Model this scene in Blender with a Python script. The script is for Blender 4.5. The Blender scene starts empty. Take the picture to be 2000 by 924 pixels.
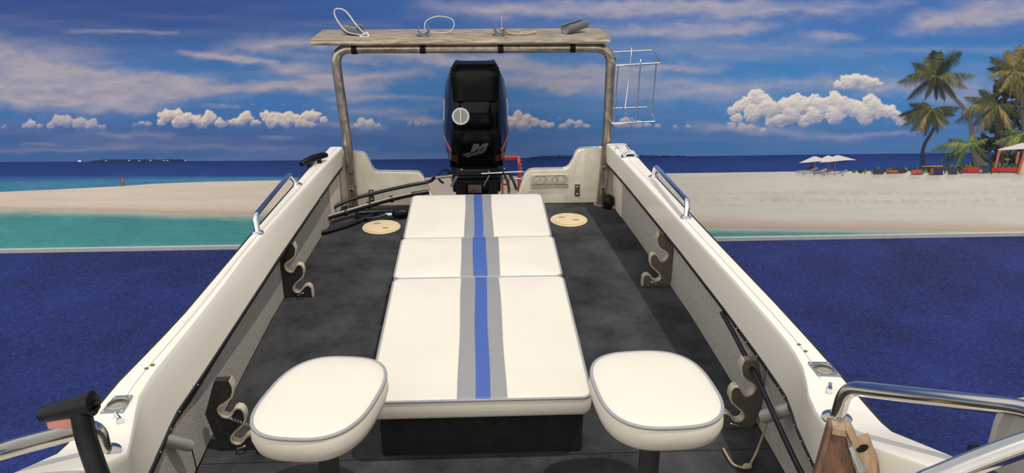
import bpy, bmesh, math, random
import numpy as np
from mathutils import Vector, Matrix
random.seed(7)
PI = math.pi
COL = bpy.context.scene.collection
SC = bpy.context.scene

# ------------------------------------------------------------------ materials
def lin(c):
    return tuple((x/12.92 if x <= .04045 else ((x+.055)/1.055)**2.4) for x in (v/255 for v in c))

def mat(name, rgb, rough=.5, metal=0., var=.0, vscale=8., vrgb=None, bump=0., bscale=200., coat=0., detail=6, aniso=None, spec=.5):
    m = bpy.data.materials.new(name); m.use_nodes = True
    nt = m.node_tree; N = nt.nodes; L = nt.links
    b = N['Principled BSDF']
    c = lin(rgb)
    b.inputs['Base Color'].default_value = (*c, 1)
    b.inputs['Roughness'].default_value = rough
    b.inputs['Metallic'].default_value = metal
    b.inputs['Specular IOR Level'].default_value = spec
    if coat:
        b.inputs['Coat Weight'].default_value = coat
        b.inputs['Coat Roughness'].default_value = .08
    tc = N.new('ShaderNodeTexCoord')
    mp = N.new('ShaderNodeMapping'); L.new(tc.outputs['Object'], mp.inputs['Vector'])
    if aniso: mp.inputs['Scale'].default_value = aniso
    if var or vrgb:
        n = N.new('ShaderNodeTexNoise'); n.inputs['Scale'].default_value = vscale; n.inputs['Detail'].default_value = detail
        n.inputs['Roughness'].default_value = .65
        L.new(mp.outputs[0], n.inputs['Vector'])
        r = N.new('ShaderNodeValToRGB')
        r.color_ramp.elements[0].position = .32; r.color_ramp.elements[1].position = .68
        d = lin(vrgb) if vrgb else tuple(max(0, x*(1-var)) for x in c)
        r.color_ramp.elements[0].color = (*d, 1); r.color_ramp.elements[1].color = (*c, 1)
        L.new(n.outputs['Fac'], r.inputs['Fac']); L.new(r.outputs['Color'], b.inputs['Base Color'])
    if bump:
        n2 = N.new('ShaderNodeTexNoise'); n2.inputs['Scale'].default_value = bscale; n2.inputs['Detail'].default_value = 3
        L.new(mp.outputs[0], n2.inputs['Vector'])
        bp = N.new('ShaderNodeBump'); bp.inputs['Strength'].default_value = bump; bp.inputs['Distance'].default_value = .004
        L.new(n2.outputs['Fac'], bp.inputs['Height']); L.new(bp.outputs[0], b.inputs['Normal'])
    return m

M = {}
M['gel'] = mat('cream_gelcoat', (233, 224, 208), .32, var=.05, vscale=3, coat=.25)
M['gelworn'] = mat('worn_gelcoat', (236, 227, 208), .55, vrgb=(212, 200, 178), vscale=9, bump=.15, bscale=60)
M['hull'] = mat('hull_gelcoat', (228, 224, 214), .3, var=.04, vscale=2, coat=.3)
M['rub'] = mat('black_rubber', (26, 27, 30), .55, var=.3, vscale=30)
M['rubber'] = mat('hose_rubber', (20, 21, 23), .4, var=.3, vscale=40)
M['deckcarpet'] = mat('charcoal_marine_carpet', (80, 80, 80), .95, vrgb=(44, 44, 45), vscale=5, bump=.9, bscale=420, detail=10, spec=.15)
M['boxcarpet'] = mat('black_marine_carpet', (46, 46, 46), .95, vrgb=(34, 34, 34), vscale=14, bump=.8, bscale=420, spec=.15)
M['sidecarpet'] = mat('grey_fleck_lining', (200, 194, 183), .95, vrgb=(150, 144, 134), vscale=150, bump=.8, bscale=260, detail=3, spec=.15)
M['rackface'] = mat('rack_face', (104, 96, 88), .9, vrgb=(84, 77, 70), vscale=70, bump=.5, bscale=200, spec=.15)
M['rackdark'] = mat('dark_rack_face', (58, 56, 54), .9, vrgb=(44, 42, 41), vscale=70, bump=.5, bscale=200, spec=.15)
M['rackedge'] = mat('rack_edge', (200, 188, 166), .7, vrgb=(165, 150, 126), vscale=40, bump=.2)
M['vinyl'] = mat('white_vinyl', (221, 211, 194), .5, var=.05, vscale=5, bump=.06, bscale=120)
M['vinylgrey'] = mat('grey_vinyl', (140, 140, 138), .45, var=.06, vscale=30, bump=.05, bscale=300)
M['vinylblue'] = mat('blue_vinyl', (64, 90, 156), .5, var=.06, vscale=40, bump=.06, bscale=300)
M['piping'] = mat('grey_piping', (150, 150, 149), .5, var=.1, vscale=60)
M['steel'] = mat('polished_steel', (205, 200, 192), .16, 1., var=.12, vscale=20)
M['oldsteel'] = mat('dull_steel_tube', (190, 180, 168), .26, .75, vrgb=(134, 124, 112), vscale=26)
M['chrome'] = mat('chrome', (226, 226, 226), .08, 1., var=.04, vscale=20)
M['alu'] = mat('brushed_aluminium', (170, 170, 170), .38, 1., var=.12, vscale=60)
M['pedestal'] = mat('grey_painted_tube', (74, 72, 68), .3, .3, var=.2, vscale=20)
M['stub'] = mat('satin_steel', (200, 194, 184), .4, .5, var=.12, vscale=40)
M['plank'] = mat('weathered_plank', (184, 168, 144), .85, vrgb=(66, 56, 47), vscale=9, bump=.6, bscale=30, aniso=(1, 9, 9), detail=10)
M['plankpale'] = mat('weathered_plank_edge', (182, 166, 142), .85, vrgb=(110, 95, 78), vscale=10, bump=.5, bscale=30, aniso=(1, 6, 6))
M['pvc'] = mat('grey_pvc', (112, 113, 120), .4, var=.12, vscale=30)
M['cord'] = mat('white_cord', (205, 198, 188), .8, var=.15, vscale=80)
M['rope'] = mat('tan_rope', (186, 165, 128), .9, vrgb=(150, 128, 95), vscale=200)
M['navy'] = mat('navy_motor_paint', (17, 28, 64), .2, var=.1, vscale=4, spec=.4)
M['black'] = mat('gloss_black', (6, 7, 9), .16, var=.2, vscale=10, spec=.16)
M['satin'] = mat('satin_black', (12, 13, 15), .42, var=.25, vscale=25, spec=.25)
M['logo'] = mat('dark_grey_decal', (64, 67, 69), .4, var=.1, vscale=50)
M['redstripe'] = mat('red_decal', (164, 52, 52), .4, var=.1, vscale=50)
M['whitestripe'] = mat('white_decal', (225, 225, 222), .4, var=.05, vscale=50)
M['cap'] = mat('chalky_white_plastic', (226, 228, 224), .55, var=.12, vscale=60)
M['capdark'] = mat('shadowed_grey_plastic', (160, 162, 158), .6, var=.15, vscale=60)
M['hatch'] = mat('cream_plastic', (226, 203, 160), .5, var=.07, vscale=20)
M['hatchmark'] = mat('brown_slot', (120, 95, 60), .7, var=.2, vscale=60)
M['teak'] = mat('oiled_teak', (116, 79, 53), .5, vrgb=(76, 48, 32), vscale=6, bump=.25, bscale=60, aniso=(8, 8, 1), detail=10)
M['teakgrey'] = mat('greyed_teak', (168, 142, 112), .7, vrgb=(128, 102, 76), vscale=7, bump=.3, bscale=60, aniso=(8, 8, 1), detail=10)
M['redpaint'] = mat('red_paint', (214, 70, 62), .45, vrgb=(190, 92, 80), vscale=18)
M['trigger'] = mat('salmon_plastic', (208, 140, 128), .45, var=.08, vscale=40)
M['greyplate'] = mat('grey_plastic_plate', (150, 145, 138), .5, var=.06, vscale=20)
M['trimgrey'] = mat('grey_skirting', (176, 172, 168), .6, var=.1, vscale=20)
M['wallpaint'] = mat('plain_wall', (180, 178, 172), .8, var=.05, vscale=4)
M['rust'] = mat('rusty_bracket', (112, 94, 78), .6, .3, vrgb=(70, 56, 46), vscale=60)
M['dirty'] = mat('mouldy_plywood', (190, 165, 130), .9, vrgb=(50, 40, 32), vscale=30, bump=.6, bscale=60)
M['emboss'] = mat('dirty_recess', (208, 198, 178), .6, vrgb=(176, 164, 142), vscale=45, bump=.4, bscale=80)
M['engrave'] = mat('grime_line', (118, 106, 88), .8, var=.3, vscale=80)

def carpet_blue():
    m = bpy.data.materials.new('royal_blue_pile_carpet'); m.use_nodes = True
    nt = m.node_tree; N = nt.nodes; L = nt.links; b = N['Principled BSDF']
    b.inputs['Roughness'].default_value = .75; b.inputs['Specular IOR Level'].default_value = .25
    tc = N.new('ShaderNodeTexCoord')
    def noise(s, d, r=.6):
        n = N.new('ShaderNodeTexNoise'); n.inputs['Scale'].default_value = s; n.inputs['Detail'].default_value = d
        n.inputs['Roughness'].default_value = r
        L.new(tc.outputs['Object'], n.inputs['Vector']); return n
    big = noise(1.6, 4); mid = noise(34, 5, .75); fine = noise(105, 3, .75)
    r1 = N.new('ShaderNodeValToRGB')
    r1.color_ramp.elements[0].position = .36; r1.color_ramp.elements[1].position = .66
    r1.color_ramp.elements[0].color = (*lin((8, 16, 58)), 1); r1.color_ramp.elements[1].color = (*lin((37, 54, 120)), 1)
    mx = N.new('ShaderNodeMath'); mx.operation = 'MULTIPLY_ADD'; mx.inputs[1].default_value = .45
    L.new(big.outputs['Fac'], mx.inputs[0])
    m2 = N.new('ShaderNodeMath'); m2.operation = 'MULTIPLY'; m2.inputs[1].default_value = .55
    L.new(mid.outputs['Fac'], m2.inputs[0]); L.new(m2.outputs[0], mx.inputs[2])
    L.new(mx.outputs[0], r1.inputs['Fac'])
    r2 = N.new('ShaderNodeValToRGB')
    r2.color_ramp.elements[0].position = .60; r2.color_ramp.elements[1].position = .74
    r2.color_ramp.elements[0].color = (0, 0, 0, 1); r2.color_ramp.elements[1].color = (1, 1, 1, 1)
    L.new(fine.outputs['Fac'], r2.inputs['Fac'])
    mix = N.new('ShaderNodeMix'); mix.data_type = 'RGBA'
    L.new(r2.outputs['Color'], mix.inputs[0]); L.new(r1.outputs['Color'], mix.inputs[6])
    mix.inputs[7].default_value = (*lin((104, 118, 184)), 1)
    L.new(mix.outputs[2], b.inputs['Base Color'])
    bp = N.new('ShaderNodeBump'); bp.inputs['Strength'].default_value = 1; bp.inputs['Distance'].default_value = .01
    L.new(fine.outputs['Fac'], bp.inputs['Height']); L.new(bp.outputs[0], b.inputs['Normal'])
    return m
M['carpet'] = carpet_blue()

def print_mat(name, grain=.12):
    """ink of the printed sheet: colour attribute of the artwork, mottled by print grain"""
    m = bpy.data.materials.new(name); m.use_nodes = True
    nt = m.node_tree; N = nt.nodes; L = nt.links; b = N['Principled BSDF']
    b.inputs['Roughness'].default_value = .7; b.inputs['Specular IOR Level'].default_value = .2
    a = N.new('ShaderNodeAttribute'); a.attribute_name = 'ink'
    tc = N.new('ShaderNodeTexCoord')
    n = N.new('ShaderNodeTexNoise'); n.inputs['Scale'].default_value = 260; n.inputs['Detail'].default_value = 2
    L.new(tc.outputs['Object'], n.inputs['Vector'])
    mr = N.new('ShaderNodeMapRange'); mr.inputs[1].default_value = .3; mr.inputs[2].default_value = .7
    mr.inputs[3].default_value = 1-grain; mr.inputs[4].default_value = 1+grain
    L.new(n.outputs['Fac'], mr.inputs[0])
    vm = N.new('ShaderNodeVectorMath'); vm.operation = 'SCALE'
    L.new(a.outputs['Color'], vm.inputs[0]); L.new(mr.outputs[0], vm.inputs['Scale'])
    L.new(vm.outputs[0], b.inputs['Base Color'])
    return m
M['print'] = print_mat('printed_ink')

# ------------------------------------------------------------------ object helpers
def root_loc(o):
    v = Vector((0, 0, 0))
    while o is not None:
        v += o.location; o = o.parent
    return v

class MB:
    """collects shapes; build() links them as one mesh object"""
    def __init__(s): s.v = []; s.f = []; s.c = []
    def add(s, verts, faces):
        k = len(s.v); s.v += [tuple(map(float, p)) for p in verts]
        s.f += [tuple(i+k for i in f) for f in faces]
        return s
    def box(s, x0, x1, y0, y1, z0, z1, b=.0):
        if b <= 0:
            return s.add([(x0,y0,z0),(x1,y0,z0),(x1,y1,z0),(x0,y1,z0),(x0,y0,z1),(x1,y0,z1),(x1,y1,z1),(x0,y1,z1)],
                         [(3,2,1,0),(4,5,6,7),(0,1,5,4),(1,2,6,5),(2,3,7,6),(3,0,4,7)])
        bm = bmesh.new(); bmesh.ops.create_cube(bm, size=1)
        for v in bm.verts:
            v.co = Vector(((x0+x1)/2+v.co.x*(x1-x0), (y0+y1)/2+v.co.y*(y1-y0), (z0+z1)/2+v.co.z*(z1-z0)))
        bmesh.ops.bevel(bm, geom=bm.edges[:], offset=b, segments=2, affect='EDGES', profile=.6)
        return s.bm(bm)
    def bm(s, bm, mtx=None):
        bm.verts.index_update()
        vs = [(mtx @ v.co if mtx else v.co.copy()) for v in bm.verts]
        fs = [[v.index for v in f.verts] for f in bm.faces]
        bm.free(); return s.add(vs, fs)
    def rings(s, R, close=True, cap0=True, cap1=True, loop=False):
        n = len(R[0]); vs = [p for r in R for p in r]; fs = []
        m = len(R)
        for i in range(m if loop else m-1):
            a, b = i*n, ((i+1) % m)*n
            for j in range(n if close else n-1):
                k = (j+1) % n
                fs.append((a+j, a+k, b+k, b+j))
        if not loop:
            if cap0: fs.append(tuple(range(n-1, -1, -1)))
            if cap1: fs.append(tuple(range((m-1)*n, m*n)))
        return s.add(vs, fs)
    def tube(s, pts, r, n=12, closed=False):
        P = [Vector(p) for p in pts]; m = len(P)
        rr = r if isinstance(r, (list, tuple)) else [r]*m
        T = []
        for i in range(m):
            a = P[i-1] if (i or closed) else P[i]; b = P[(i+1) % m] if (i < m-1 or closed) else P[i]
            T.append((b-a).normalized())
        up = Vector((0, 0, 1)) if abs(T[0].z) < .9 else Vector((1, 0, 0))
        nrm = (up - T[0]*up.dot(T[0])).normalized(); R = []
        for i in range(m):
            nrm = (nrm - T[i]*nrm.dot(T[i])).normalized(); bn = T[i].cross(nrm)
            R.append([P[i] + nrm*math.cos(2*PI*j/n)*rr[i] + bn*math.sin(2*PI*j/n)*rr[i] for j in range(n)])
        return s.rings(R, True, True, True, loop=closed)
    def prism(s, poly, a, b, plane='xz'):
        """poly in a plane, extruded from a to b along the third axis"""
        def pt(p, t):
            return {'xz': (p[0], t, p[1]), 'xy': (p[0], p[1], t), 'yz': (t, p[0], p[1])}[plane]
        n = len(poly)
        vs = [pt(p, a) for p in poly]+[pt(p, b) for p in poly]
        fs = [tuple(range(n)), tuple(range(2*n-1, n-1, -1))]+[(i, i+n, (i+1) % n+n, (i+1) % n) for i in range(n)]
        return s.add(vs, fs)
    def cyl(s, a, b, r0, r1=None, n=24):
        r1 = r0 if r1 is None else r1
        return s.tube([a, b], [r0, r1], n)
    def lathe(s, prof, c, n=32, axis=(0, 0, 1)):
        ax = Vector(axis).normalized(); q = Vector((0, 0, 1)).rotation_difference(ax).to_matrix()
        R = [[Vector(c)+q @ Vector((r*math.cos(2*PI*j/n), r*math.sin(2*PI*j/n), h)) for j in range(n)] for r, h in prof]
        return s.rings(R)
    def ball(s, c, r, sc=(1, 1, 1)):
        bm = bmesh.new(); bmesh.ops.create_uvsphere(bm, u_segments=14, v_segments=9, radius=r)
        for v in bm.verts: v.co = Vector((v.co.x*sc[0]+c[0], v.co.y*sc[1]+c[1], v.co.z*sc[2]+c[2]))
        return s.bm(bm)
    def build(s, name, m, parent=None, smooth=30, bevel=0., fix=True):
        me = bpy.data.meshes.new(name)
        if parent is None:
            a = np.array(s.v); lo = a.min(0); hi = a.max(0); org = Vector(((lo[0]+hi[0])/2, (lo[1]+hi[1])/2, lo[2])); base = Vector((0, 0, 0))
        else:
            org = root_loc(parent); base = org
        me.from_pydata([(p[0]-org[0], p[1]-org[1], p[2]-org[2]) for p in s.v], [], s.f)
        if fix:
            bm = bmesh.new(); bm.from_mesh(me)
            bmesh.ops.recalc_face_normals(bm, faces=bm.faces[:]); bm.to_mesh(me); bm.free()
        o = bpy.data.objects.new(name, me); COL.objects.link(o)
        if parent is None: o.location = org
        else: o.parent = parent
        me.materials.append(M[m] if isinstance(m, str) else m)
        if smooth:
            me.polygons.foreach_set('use_smooth', [True]*len(me.polygons))
            me.set_sharp_from_angle(angle=math.radians(smooth))
        if bevel:
            bv = o.modifiers.new('edge', 'BEVEL'); bv.width = bevel; bv.segments = 2; bv.limit_method = 'ANGLE'; bv.angle_limit = math.radians(40)
            bv.harden_normals = False
        return o

def tag(o, label=None, cat=None, group=None, kind=None):
    if label: o['label'] = label
    if cat: o['category'] = cat
    if group: o['group'] = group
    if kind: o['kind'] = kind
    return o
def thing(name, loc, label, cat, group=None):
    o = bpy.data.objects.new(name, None); COL.objects.link(o); o.location = loc; o.empty_display_size = .1
    return tag(o, label, cat, group)

def bez(p0, p1, p2, n=12):
    return [tuple((1-t)**2*a+2*t*(1-t)*b+t*t*c for a, b, c in zip(p0, p1, p2)) for t in (i/n for i in range(n+1))]
def spline(pts, n=8, closed=False):
    """Catmull-Rom through the points"""
    P = [Vector(p) for p in pts]; m = len(P); out = []
    for i in range(m if closed else m-1):
        a = P[i-1] if (i > 0 or closed) else P[0]*2-P[1]
        b, c = P[i], P[(i+1) % m]
        d = P[(i+2) % m] if (i+2 < m or closed) else P[-1]*2-P[-2]
        for k in range(n):
            t = k/n
            out.append(.5*((2*b)+(c-a)*t+(2*a-5*b+4*c-d)*t*t+(3*b-a-3*c+d)*t**3))
    if not closed: out.append(P[-1])
    return out
def fillet(pts, r, n=6):
    P = [Vector(p) for p in pts]; out = [P[0]]
    for i in range(1, len(P)-1):
        a, b, c = P[i-1], P[i], P[i+1]
        d = min(r, (a-b).length*.49, (c-b).length*.49)
        p0 = b+(a-b).normalized()*d; p2 = b+(c-b).normalized()*d
        out += [Vector(q) for q in bez(p0, b, p2, n)]
    return out+[P[-1]]
def interp(y, tab):
    """piecewise linear table, sorted by falling y"""
    for (y0, v0), (y1, v1) in zip(tab, tab[1:]):
        if y1 <= y <= y0: return v1+(v0-v1)*(y-y1)/(y0-y1)
    return tab[0][1] if y > tab[0][0] else tab[-1][1]

FLOOR = -.75; WALL = 5.9

# ------------------------------------------------------------------ setting
tag(MB().box(-9, 10, -4, WALL+.15, FLOOR-.08, FLOOR).build('floor', 'carpet', smooth=0), 'royal blue pile carpet under the boat', kind='structure')
tag(MB().box(-9, 10, WALL, WALL+.15, FLOOR, 2.6).build('wall_back', 'wallpaint', smooth=0), 'plain wall carrying the beach mural', kind='structure')
tag(MB().box(-9, 10, WALL-.02, WALL, FLOOR, FLOOR+.034).build('trim_1', 'trimgrey', smooth=0, bevel=.003), 'grey strip along the foot of the mural wall', kind='structure')

# ------------------------------------------------------------------ the printed mural
# The artwork is drawn on its own sheet, 2000 units wide; sheet() maps a sheet point on to the wall.
PIT, YAW, FOC, EYE = math.radians(22.), math.radians(2.5), 1593., Vector((0, 0, 1.7))
FW = Vector((math.sin(YAW)*math.cos(PIT), math.cos(YAW)*math.cos(PIT), -math.sin(PIT)))
RT = Vector((math.cos(YAW), -math.sin(YAW), 0)); UP = RT.cross(FW)
def sheet(u, v, lift=0.):
    d = FW + RT*((u-1000)/FOC) - UP*((v-462)/FOC)
    lift *= .25; t = (WALL-lift)/d.y
    return (d.x*t, WALL-lift, EYE.z+d.z*t)
def unsheet(X, Z):
    dx, dy, dz = X, WALL, Z-EYE.z
    w = dx*FW.x+dy*FW.y+dz*FW.z
    return 1000+FOC*(dx*RT.x+dy*RT.y)/w, 462-FOC*(dx*UP.x+dy*UP.y+dz*UP.z)/w

INK = 1.22      # how strongly the sheet is inked
def inked(o, cols):
    a = o.data.color_attributes.new('ink', 'FLOAT_COLOR', 'POINT')
    c = np.ones((len(o.data.vertices), 4), np.float32); c[:, :3] = np.minimum(np.asarray(cols)*INK, .95)
    a.data.foreach_set('color', c.ravel())
    return o

mural = thing('beach_mural', (0, WALL, FLOOR+.03), 'wall-sized printed beach mural with sandbar, palms and cloudy sky behind the boat', 'mural')

def hash2(i, j, s):
    n = (i*374761393 + j*668265263 + s*2147483647 + 12345) & 0xffffffff
    n = ((n ^ (n >> 13))*1274126177) & 0xffffffff
    return ((n ^ (n >> 16)) & 0xffff)/65535.
def vnoise(x, y, s=0):
    xi = np.floor(x).astype(np.int64); yi = np.floor(y).astype(np.int64); fx = x-xi; fy = y-yi
    fx = fx*fx*(3-2*fx); fy = fy*fy*(3-2*fy)
    a, b, c, d = hash2(xi, yi, s), hash2(xi+1, yi, s), hash2(xi, yi+1, s), hash2(xi+1, yi+1, s)
    return a+(b-a)*fx+(c-a)*fy+(a-b-c+d)*fx*fy
def fbm(x, y, o=5, s=0, g=.5):
    t = 0.; a = 1.; w = 0.
    for k in range(o):
        t = t+a*vnoise(x, y, s+k*17); w += a; a *= g; x = x*2.03+7.1; y = y*2.03+3.7
    return t/w
def sstep(a, b, x):
    t = np.clip((x-a)/(b-a), 0, 1); return t*t*(3-2*t)

STROKES = [  # streaky cloud: u0, v0, u1, v1, half width, strength
 (-300,120,30,118,45,.8),(0,112,90,140,26,.9),(-40,165,140,172,34,.9),(80,150,300,160,20,.85),(150,180,330,172,28,1.),
 (300,155,420,176,16,.8),(60,195,230,205,16,.75),(180,215,330,198,12,.55),(380,178,560,172,9,.95),(540,168,700,166,11,.9),(640,152,790,148,12,.85),
 (380,104,470,114,6,.85),(440,112,560,128,8,.8),(470,92,640,88,13,.6),(540,78,700,84,12,.5),(560,128,660,138,12,.45),(560,140,640,158,16,.7),
 (600,112,700,118,8,.5),(640,175,720,185,14,.5),(180,60,310,63,3.5,.5),(140,63,200,65,3,.3),(170,122,220,123,3,.3),(410,208,450,208,4,.35),
 (690,105,780,108,14,.55),(800,108,960,122,18,.85),(760,100,860,112,14,.5),(990,120,1100,140,16,.6),(1010,160,1180,168,22,.95),(1060,150,1200,140,18,.6),
 (670,185,860,196,9,.45),(680,215,800,222,7,.45),(780,232,850,236,6,.55),
 (880,12,1060,16,16,.75),(1020,20,1250,12,20,.75),(1180,12,1420,22,18,.75),(1380,12,1600,20,14,.7),(1560,20,1720,8,12,.5),(1260,6,1560,4,10,.5),
 (1190,62,1400,54,13,.8),(1340,72,1480,58,11,.6),(1590,72,1660,76,10,.7),(1380,88,1560,90,12,.4),(1200,96,1420,106,14,.35),
 (1790,50,1900,24,15,.7),(1860,34,2080,16,20,.75),(1990,10,2300,-10,30,.7),(1700,100,1990,96,9,.3),
 (1240,135,1370,130,10,.75),(1200,155,1480,172,14,.5),(1280,188,1440,192,14,.55),(1300,175,1420,178,9,.5),(1480,165,1760,168,16,.45),(1400,250,1520,255,10,.5),
 (1680,168,1900,175,22,.5),(1870,178,1960,190,24,.4),(1640,268,1760,262,6,.45),(1440,255,1640,268,8,.35),
 (60,283,110,283,4,.35),(180,262,300,262,7,.35),(520,268,560,270,5,.4),(30,295,220,290,5,.25),(300,285,640,290,6,.2),(640,245,720,250,7,.4),
]
PUFFS = [  # heaped clouds: flat base v, shading, list of (u, v, r)
 (250, 1., [(326,226,15),(345,224,13),(365,232,15),(385,236,13),(408,232,15),(350,240,16),(318,240,10),(430,243,12),(395,244,13)]),
 (247, 1., [(455,240,11),(480,230,14),(470,240,14),(500,243,12)]),
 (251, 1., [(524,230,14),(545,230,13),(563,228,13),(580,234,13),(600,228,13),(612,228,13),(632,234,9),(530,240,14),(560,240,15),(590,244,14),(605,246,9)]),
 (254, .7, [(112,236,13),(130,237,14),(155,240,14),(180,244,14),(200,249,9),(100,246,10)]),
 (252, .75, [(62,244,11),(78,246,8),(50,248,8)]), (252, .55, [(8,252,9),(-12,250,12)]), (248, .6, [(275,244,9),(290,245,8),(262,246,6)]),
 (252, .8, [(706,240,10),(722,243,11),(738,246,7),(698,246,7)]), (247, .6, [(800,243,6),(815,244,7),(828,245,5)]),
 (257, .95, [(1012,226,12),(1000,240,14),(1028,234,12),(1045,240,11),(1020,246,14),(1062,242,10),(1075,246,8),(990,250,11)]),
 (254, .8, [(1112,240,9),(1130,243,10),(1145,246,7),(1100,248,9)]),
 (252, .8, [(1222,240,14),(1245,244,12),(1208,246,10),(1265,247,9),(1285,248,8),(1320,250,8),(1345,250,7)]),
 (256, 1.05, [(1478,188,17),(1490,196,17),(1462,202,16),(1445,208,14),(1430,216,11),(1500,212,22),(1470,222,20),(1535,208,18),(1552,196,16),(1565,206,20),
   (1590,198,16),(1605,206,18),(1630,196,18),(1648,206,20),(1670,212,20),(1545,226,20),(1590,226,20),(1630,224,20),(1700,200,18),(1710,214,20),(1735,218,16),(1748,226,12),(1690,226,20),(1525,236,16),(1440,232,12),(1505,238,14),(1570,238,14),(1760,236,12)]),
 (176, 1.05, [(1636,166,10),(1652,158,13),(1670,155,14),(1688,158,13),(1706,164,13),(1718,166,8),(1640,172,12),(1660,170,14),(1690,172,12)]),
 (262, .7, [(1430,246,9),(1450,248,11),(1470,250,8),(1490,256,8)]),
]
def sky_sheet():
    xs = np.concatenate([np.arange(-9, -3.7, .06), np.arange(-3.7, 4.4, .0056), np.arange(4.4, 10.01, .06)])
    zs = np.concatenate([np.arange(-.12, 1.2, .0056), np.arange(1.2, 2.61, .06)])
    X, Z = np.meshgrid(xs, zs); nx, nz = len(xs), len(zs)
    U, V = unsheet(X, Z)
    Vh = 316-(U*.0085); t = np.clip(V/Vh, -.6, 1)      # 0 at the top of the sheet, 1 at its horizon
    wr = sstep(300, 1300, U)
    def C(*c): return np.array(lin(c))
    top = C(50,80,144)*(1-wr[..., None])+C(64,114,182)*wr[..., None]
    mid = C(58,116,176)*(1-wr[..., None])+C(68,132,192)*wr[..., None]
    low = C(66,108,164)*(1-wr[..., None])+C(70,122,180)*wr[..., None]
    s1 = sstep(.05, .5, t)[..., None]; s2 = sstep(.6, .95, t)[..., None]
    col = top*(1-s1)+mid*s1; col = col*(1-s2)+low*s2
    # grey-blue cloud bank low on the left
    bank = sstep(225, 262, V+22*(fbm(U/50, V/14, 4, 3)-.5))*(1-.75*sstep(560, 1000, U))*(.55+.5*fbm(U/70, V/7, 4, 5))*(1-.35*sstep(285, 315, V))
    bank = np.clip(bank, 0, .9)[..., None]
    col = col*(1-bank*.75)+C(64,94,150)*bank*.75
    # streaks
    wx = (fbm(U/46, V/22, 4, 11)-.5); wy = (fbm(U/46+9, V/22+4, 4, 13)-.5)
    den = np.zeros_like(U)
    for a, b, c, d, w, k in STROKES:
        L2 = (c-a)**2+(d-b)**2; f = min(1, w/13); Us = U+wx*60*f; Vs = V+wy*30*f
        h = np.clip(((Us-a)*(c-a)+(Vs-b)*(d-b))/L2, -.25, 1.25)
        q = ((Us-a-h*(c-a))**2/5.+(Vs-b-h*(d-b))**2)/(w*w)
        e = np.exp(-q*1.3)*k*(1-.85*np.clip(np.abs(h-.5)-.25, 0, 1)**1)
        den = 1-(1-den)*(1-np.clip(e, 0, 1)*.9)
    tex = .62+.75*fbm(U/60+wx*1.5, V/9+wy*2, 5, 21)*1.0
    haze = .30*fbm(U/170, V/16, 5, 31)**2*sstep(-20, 40, V)
    den = np.clip(den*tex*1.05+haze, 0, .93)
    sh = np.clip(.55+.9*(fbm(U/40, V/10, 4, 41)-.5)-(wy*.4), 0, 1)[..., None]
    scol = C(146,148,168)*(1-sh)+C(206,188,184)*sh
    scol = scol*(1-wr[..., None]*.25)+C(186,188,206)*wr[..., None]*.25
    D = (den**1.15)[..., None]*.86
    col = col*(1-D)+scol*D
    # heaps: piled puffs with a broken, billowing outline, shaded as the artist printed them
    rs = np.random.RandomState(4); dx = .0056*FOC/6.0
    for base, k, cs in PUFFS:
        pl = []
        for cu, cv, r in cs:
            pl.append((cu, cv, r))
            for q in range(7):
                a = rs.uniform(-PI, 0.35); d = r*rs.uniform(.45, .95); pl.append((cu+d*math.cos(a), cv+d*math.sin(a)*.85, r*rs.uniform(.25, .5)))
        u0 = min(c[0]-c[2] for c in pl)-14; u1 = max(c[0]+c[2] for c in pl)+14
        v0 = min(c[1]-c[2] for c in pl)-14; v1 = base+16
        m = (U > u0) & (U < u1) & (V > v0) & (V < v1)
        if not m.any(): continue
        rr_, cc_ = np.where(m); a0, a1, b0, b1 = rr_.min(), rr_.max()+1, cc_.min(), cc_.max()+1
        uu, vv = U[a0:a1, b0:b1], V[a0:a1, b0:b1]
        pu = uu+9*(fbm(uu/11, vv/11, 4, 51, .6)-.5); pv = vv+9*(fbm(uu/11+5, vv/11+8, 4, 61, .6)-.5)
        acc = np.zeros_like(uu); rim = np.zeros_like(uu)
        for cu, cv, r in pl:
            h = np.clip(1-((pu-cu)**2+((pv-cv)*1.08)**2)/(r*r), 0, 1)
            acc += (np.sqrt(h)*r*.9)**3; rim = np.maximum(rim, h*r)
        H = acc**(1/3.)+8*fbm(uu/12, vv/12, 5, 71, .6)
        gz_, gu_ = np.gradient(H, dx)          # rows run up the sheet
        li = .36+.40*np.tanh(-1.1*gz_)+.18*np.tanh(.7*gu_)
        up = np.clip((base-vv)/(base-v0-14+1e-6), 0, 1)
        li = np.clip(li*1.05+.04+.30*up-.26*(1-up)**3+.22*(fbm(uu/20, vv/14, 4, 83)-.5), 0, 1)
        a = sstep(.2, 4.5, rim+3*(fbm(uu/6, vv/6, 3, 85)-.5))*(1-sstep(base-8, base+3, vv+12*(fbm(uu/12, vv/8, 4, 87)-.5)))
        a = (a*min(1, k*.98))[..., None]; li = (li*min(1, .42+.58*k))[..., None]
        dk = C(124,136,168) if k <= 1 else C(142,150,176)
        ccol = dk*(1-li)+(C(238,216,196) if k <= 1 else C(240,228,212))*li
        col[a0:a1, b0:b1] = col[a0:a1, b0:b1]*(1-a)+ccol*a
    verts = np.stack([X, np.full_like(X, WALL-.001), Z], -1).reshape(-1, 3)
    org = np.array(root_loc(mural)); verts = verts-org
    idx = np.arange(nx*nz).reshape(nz, nx)
    q = np.stack([idx[:-1, :-1], idx[:-1, 1:], idx[1:, 1:], idx[1:, :-1]], -1).reshape(-1, 4)
    me = bpy.data.meshes.new('sky'); me.vertices.add(len(verts)); me.vertices.foreach_set('co', verts.astype(np.float32).ravel())
    me.loops.add(q.size); me.loops.foreach_set('vertex_index', q.ravel().astype(np.int32))
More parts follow.
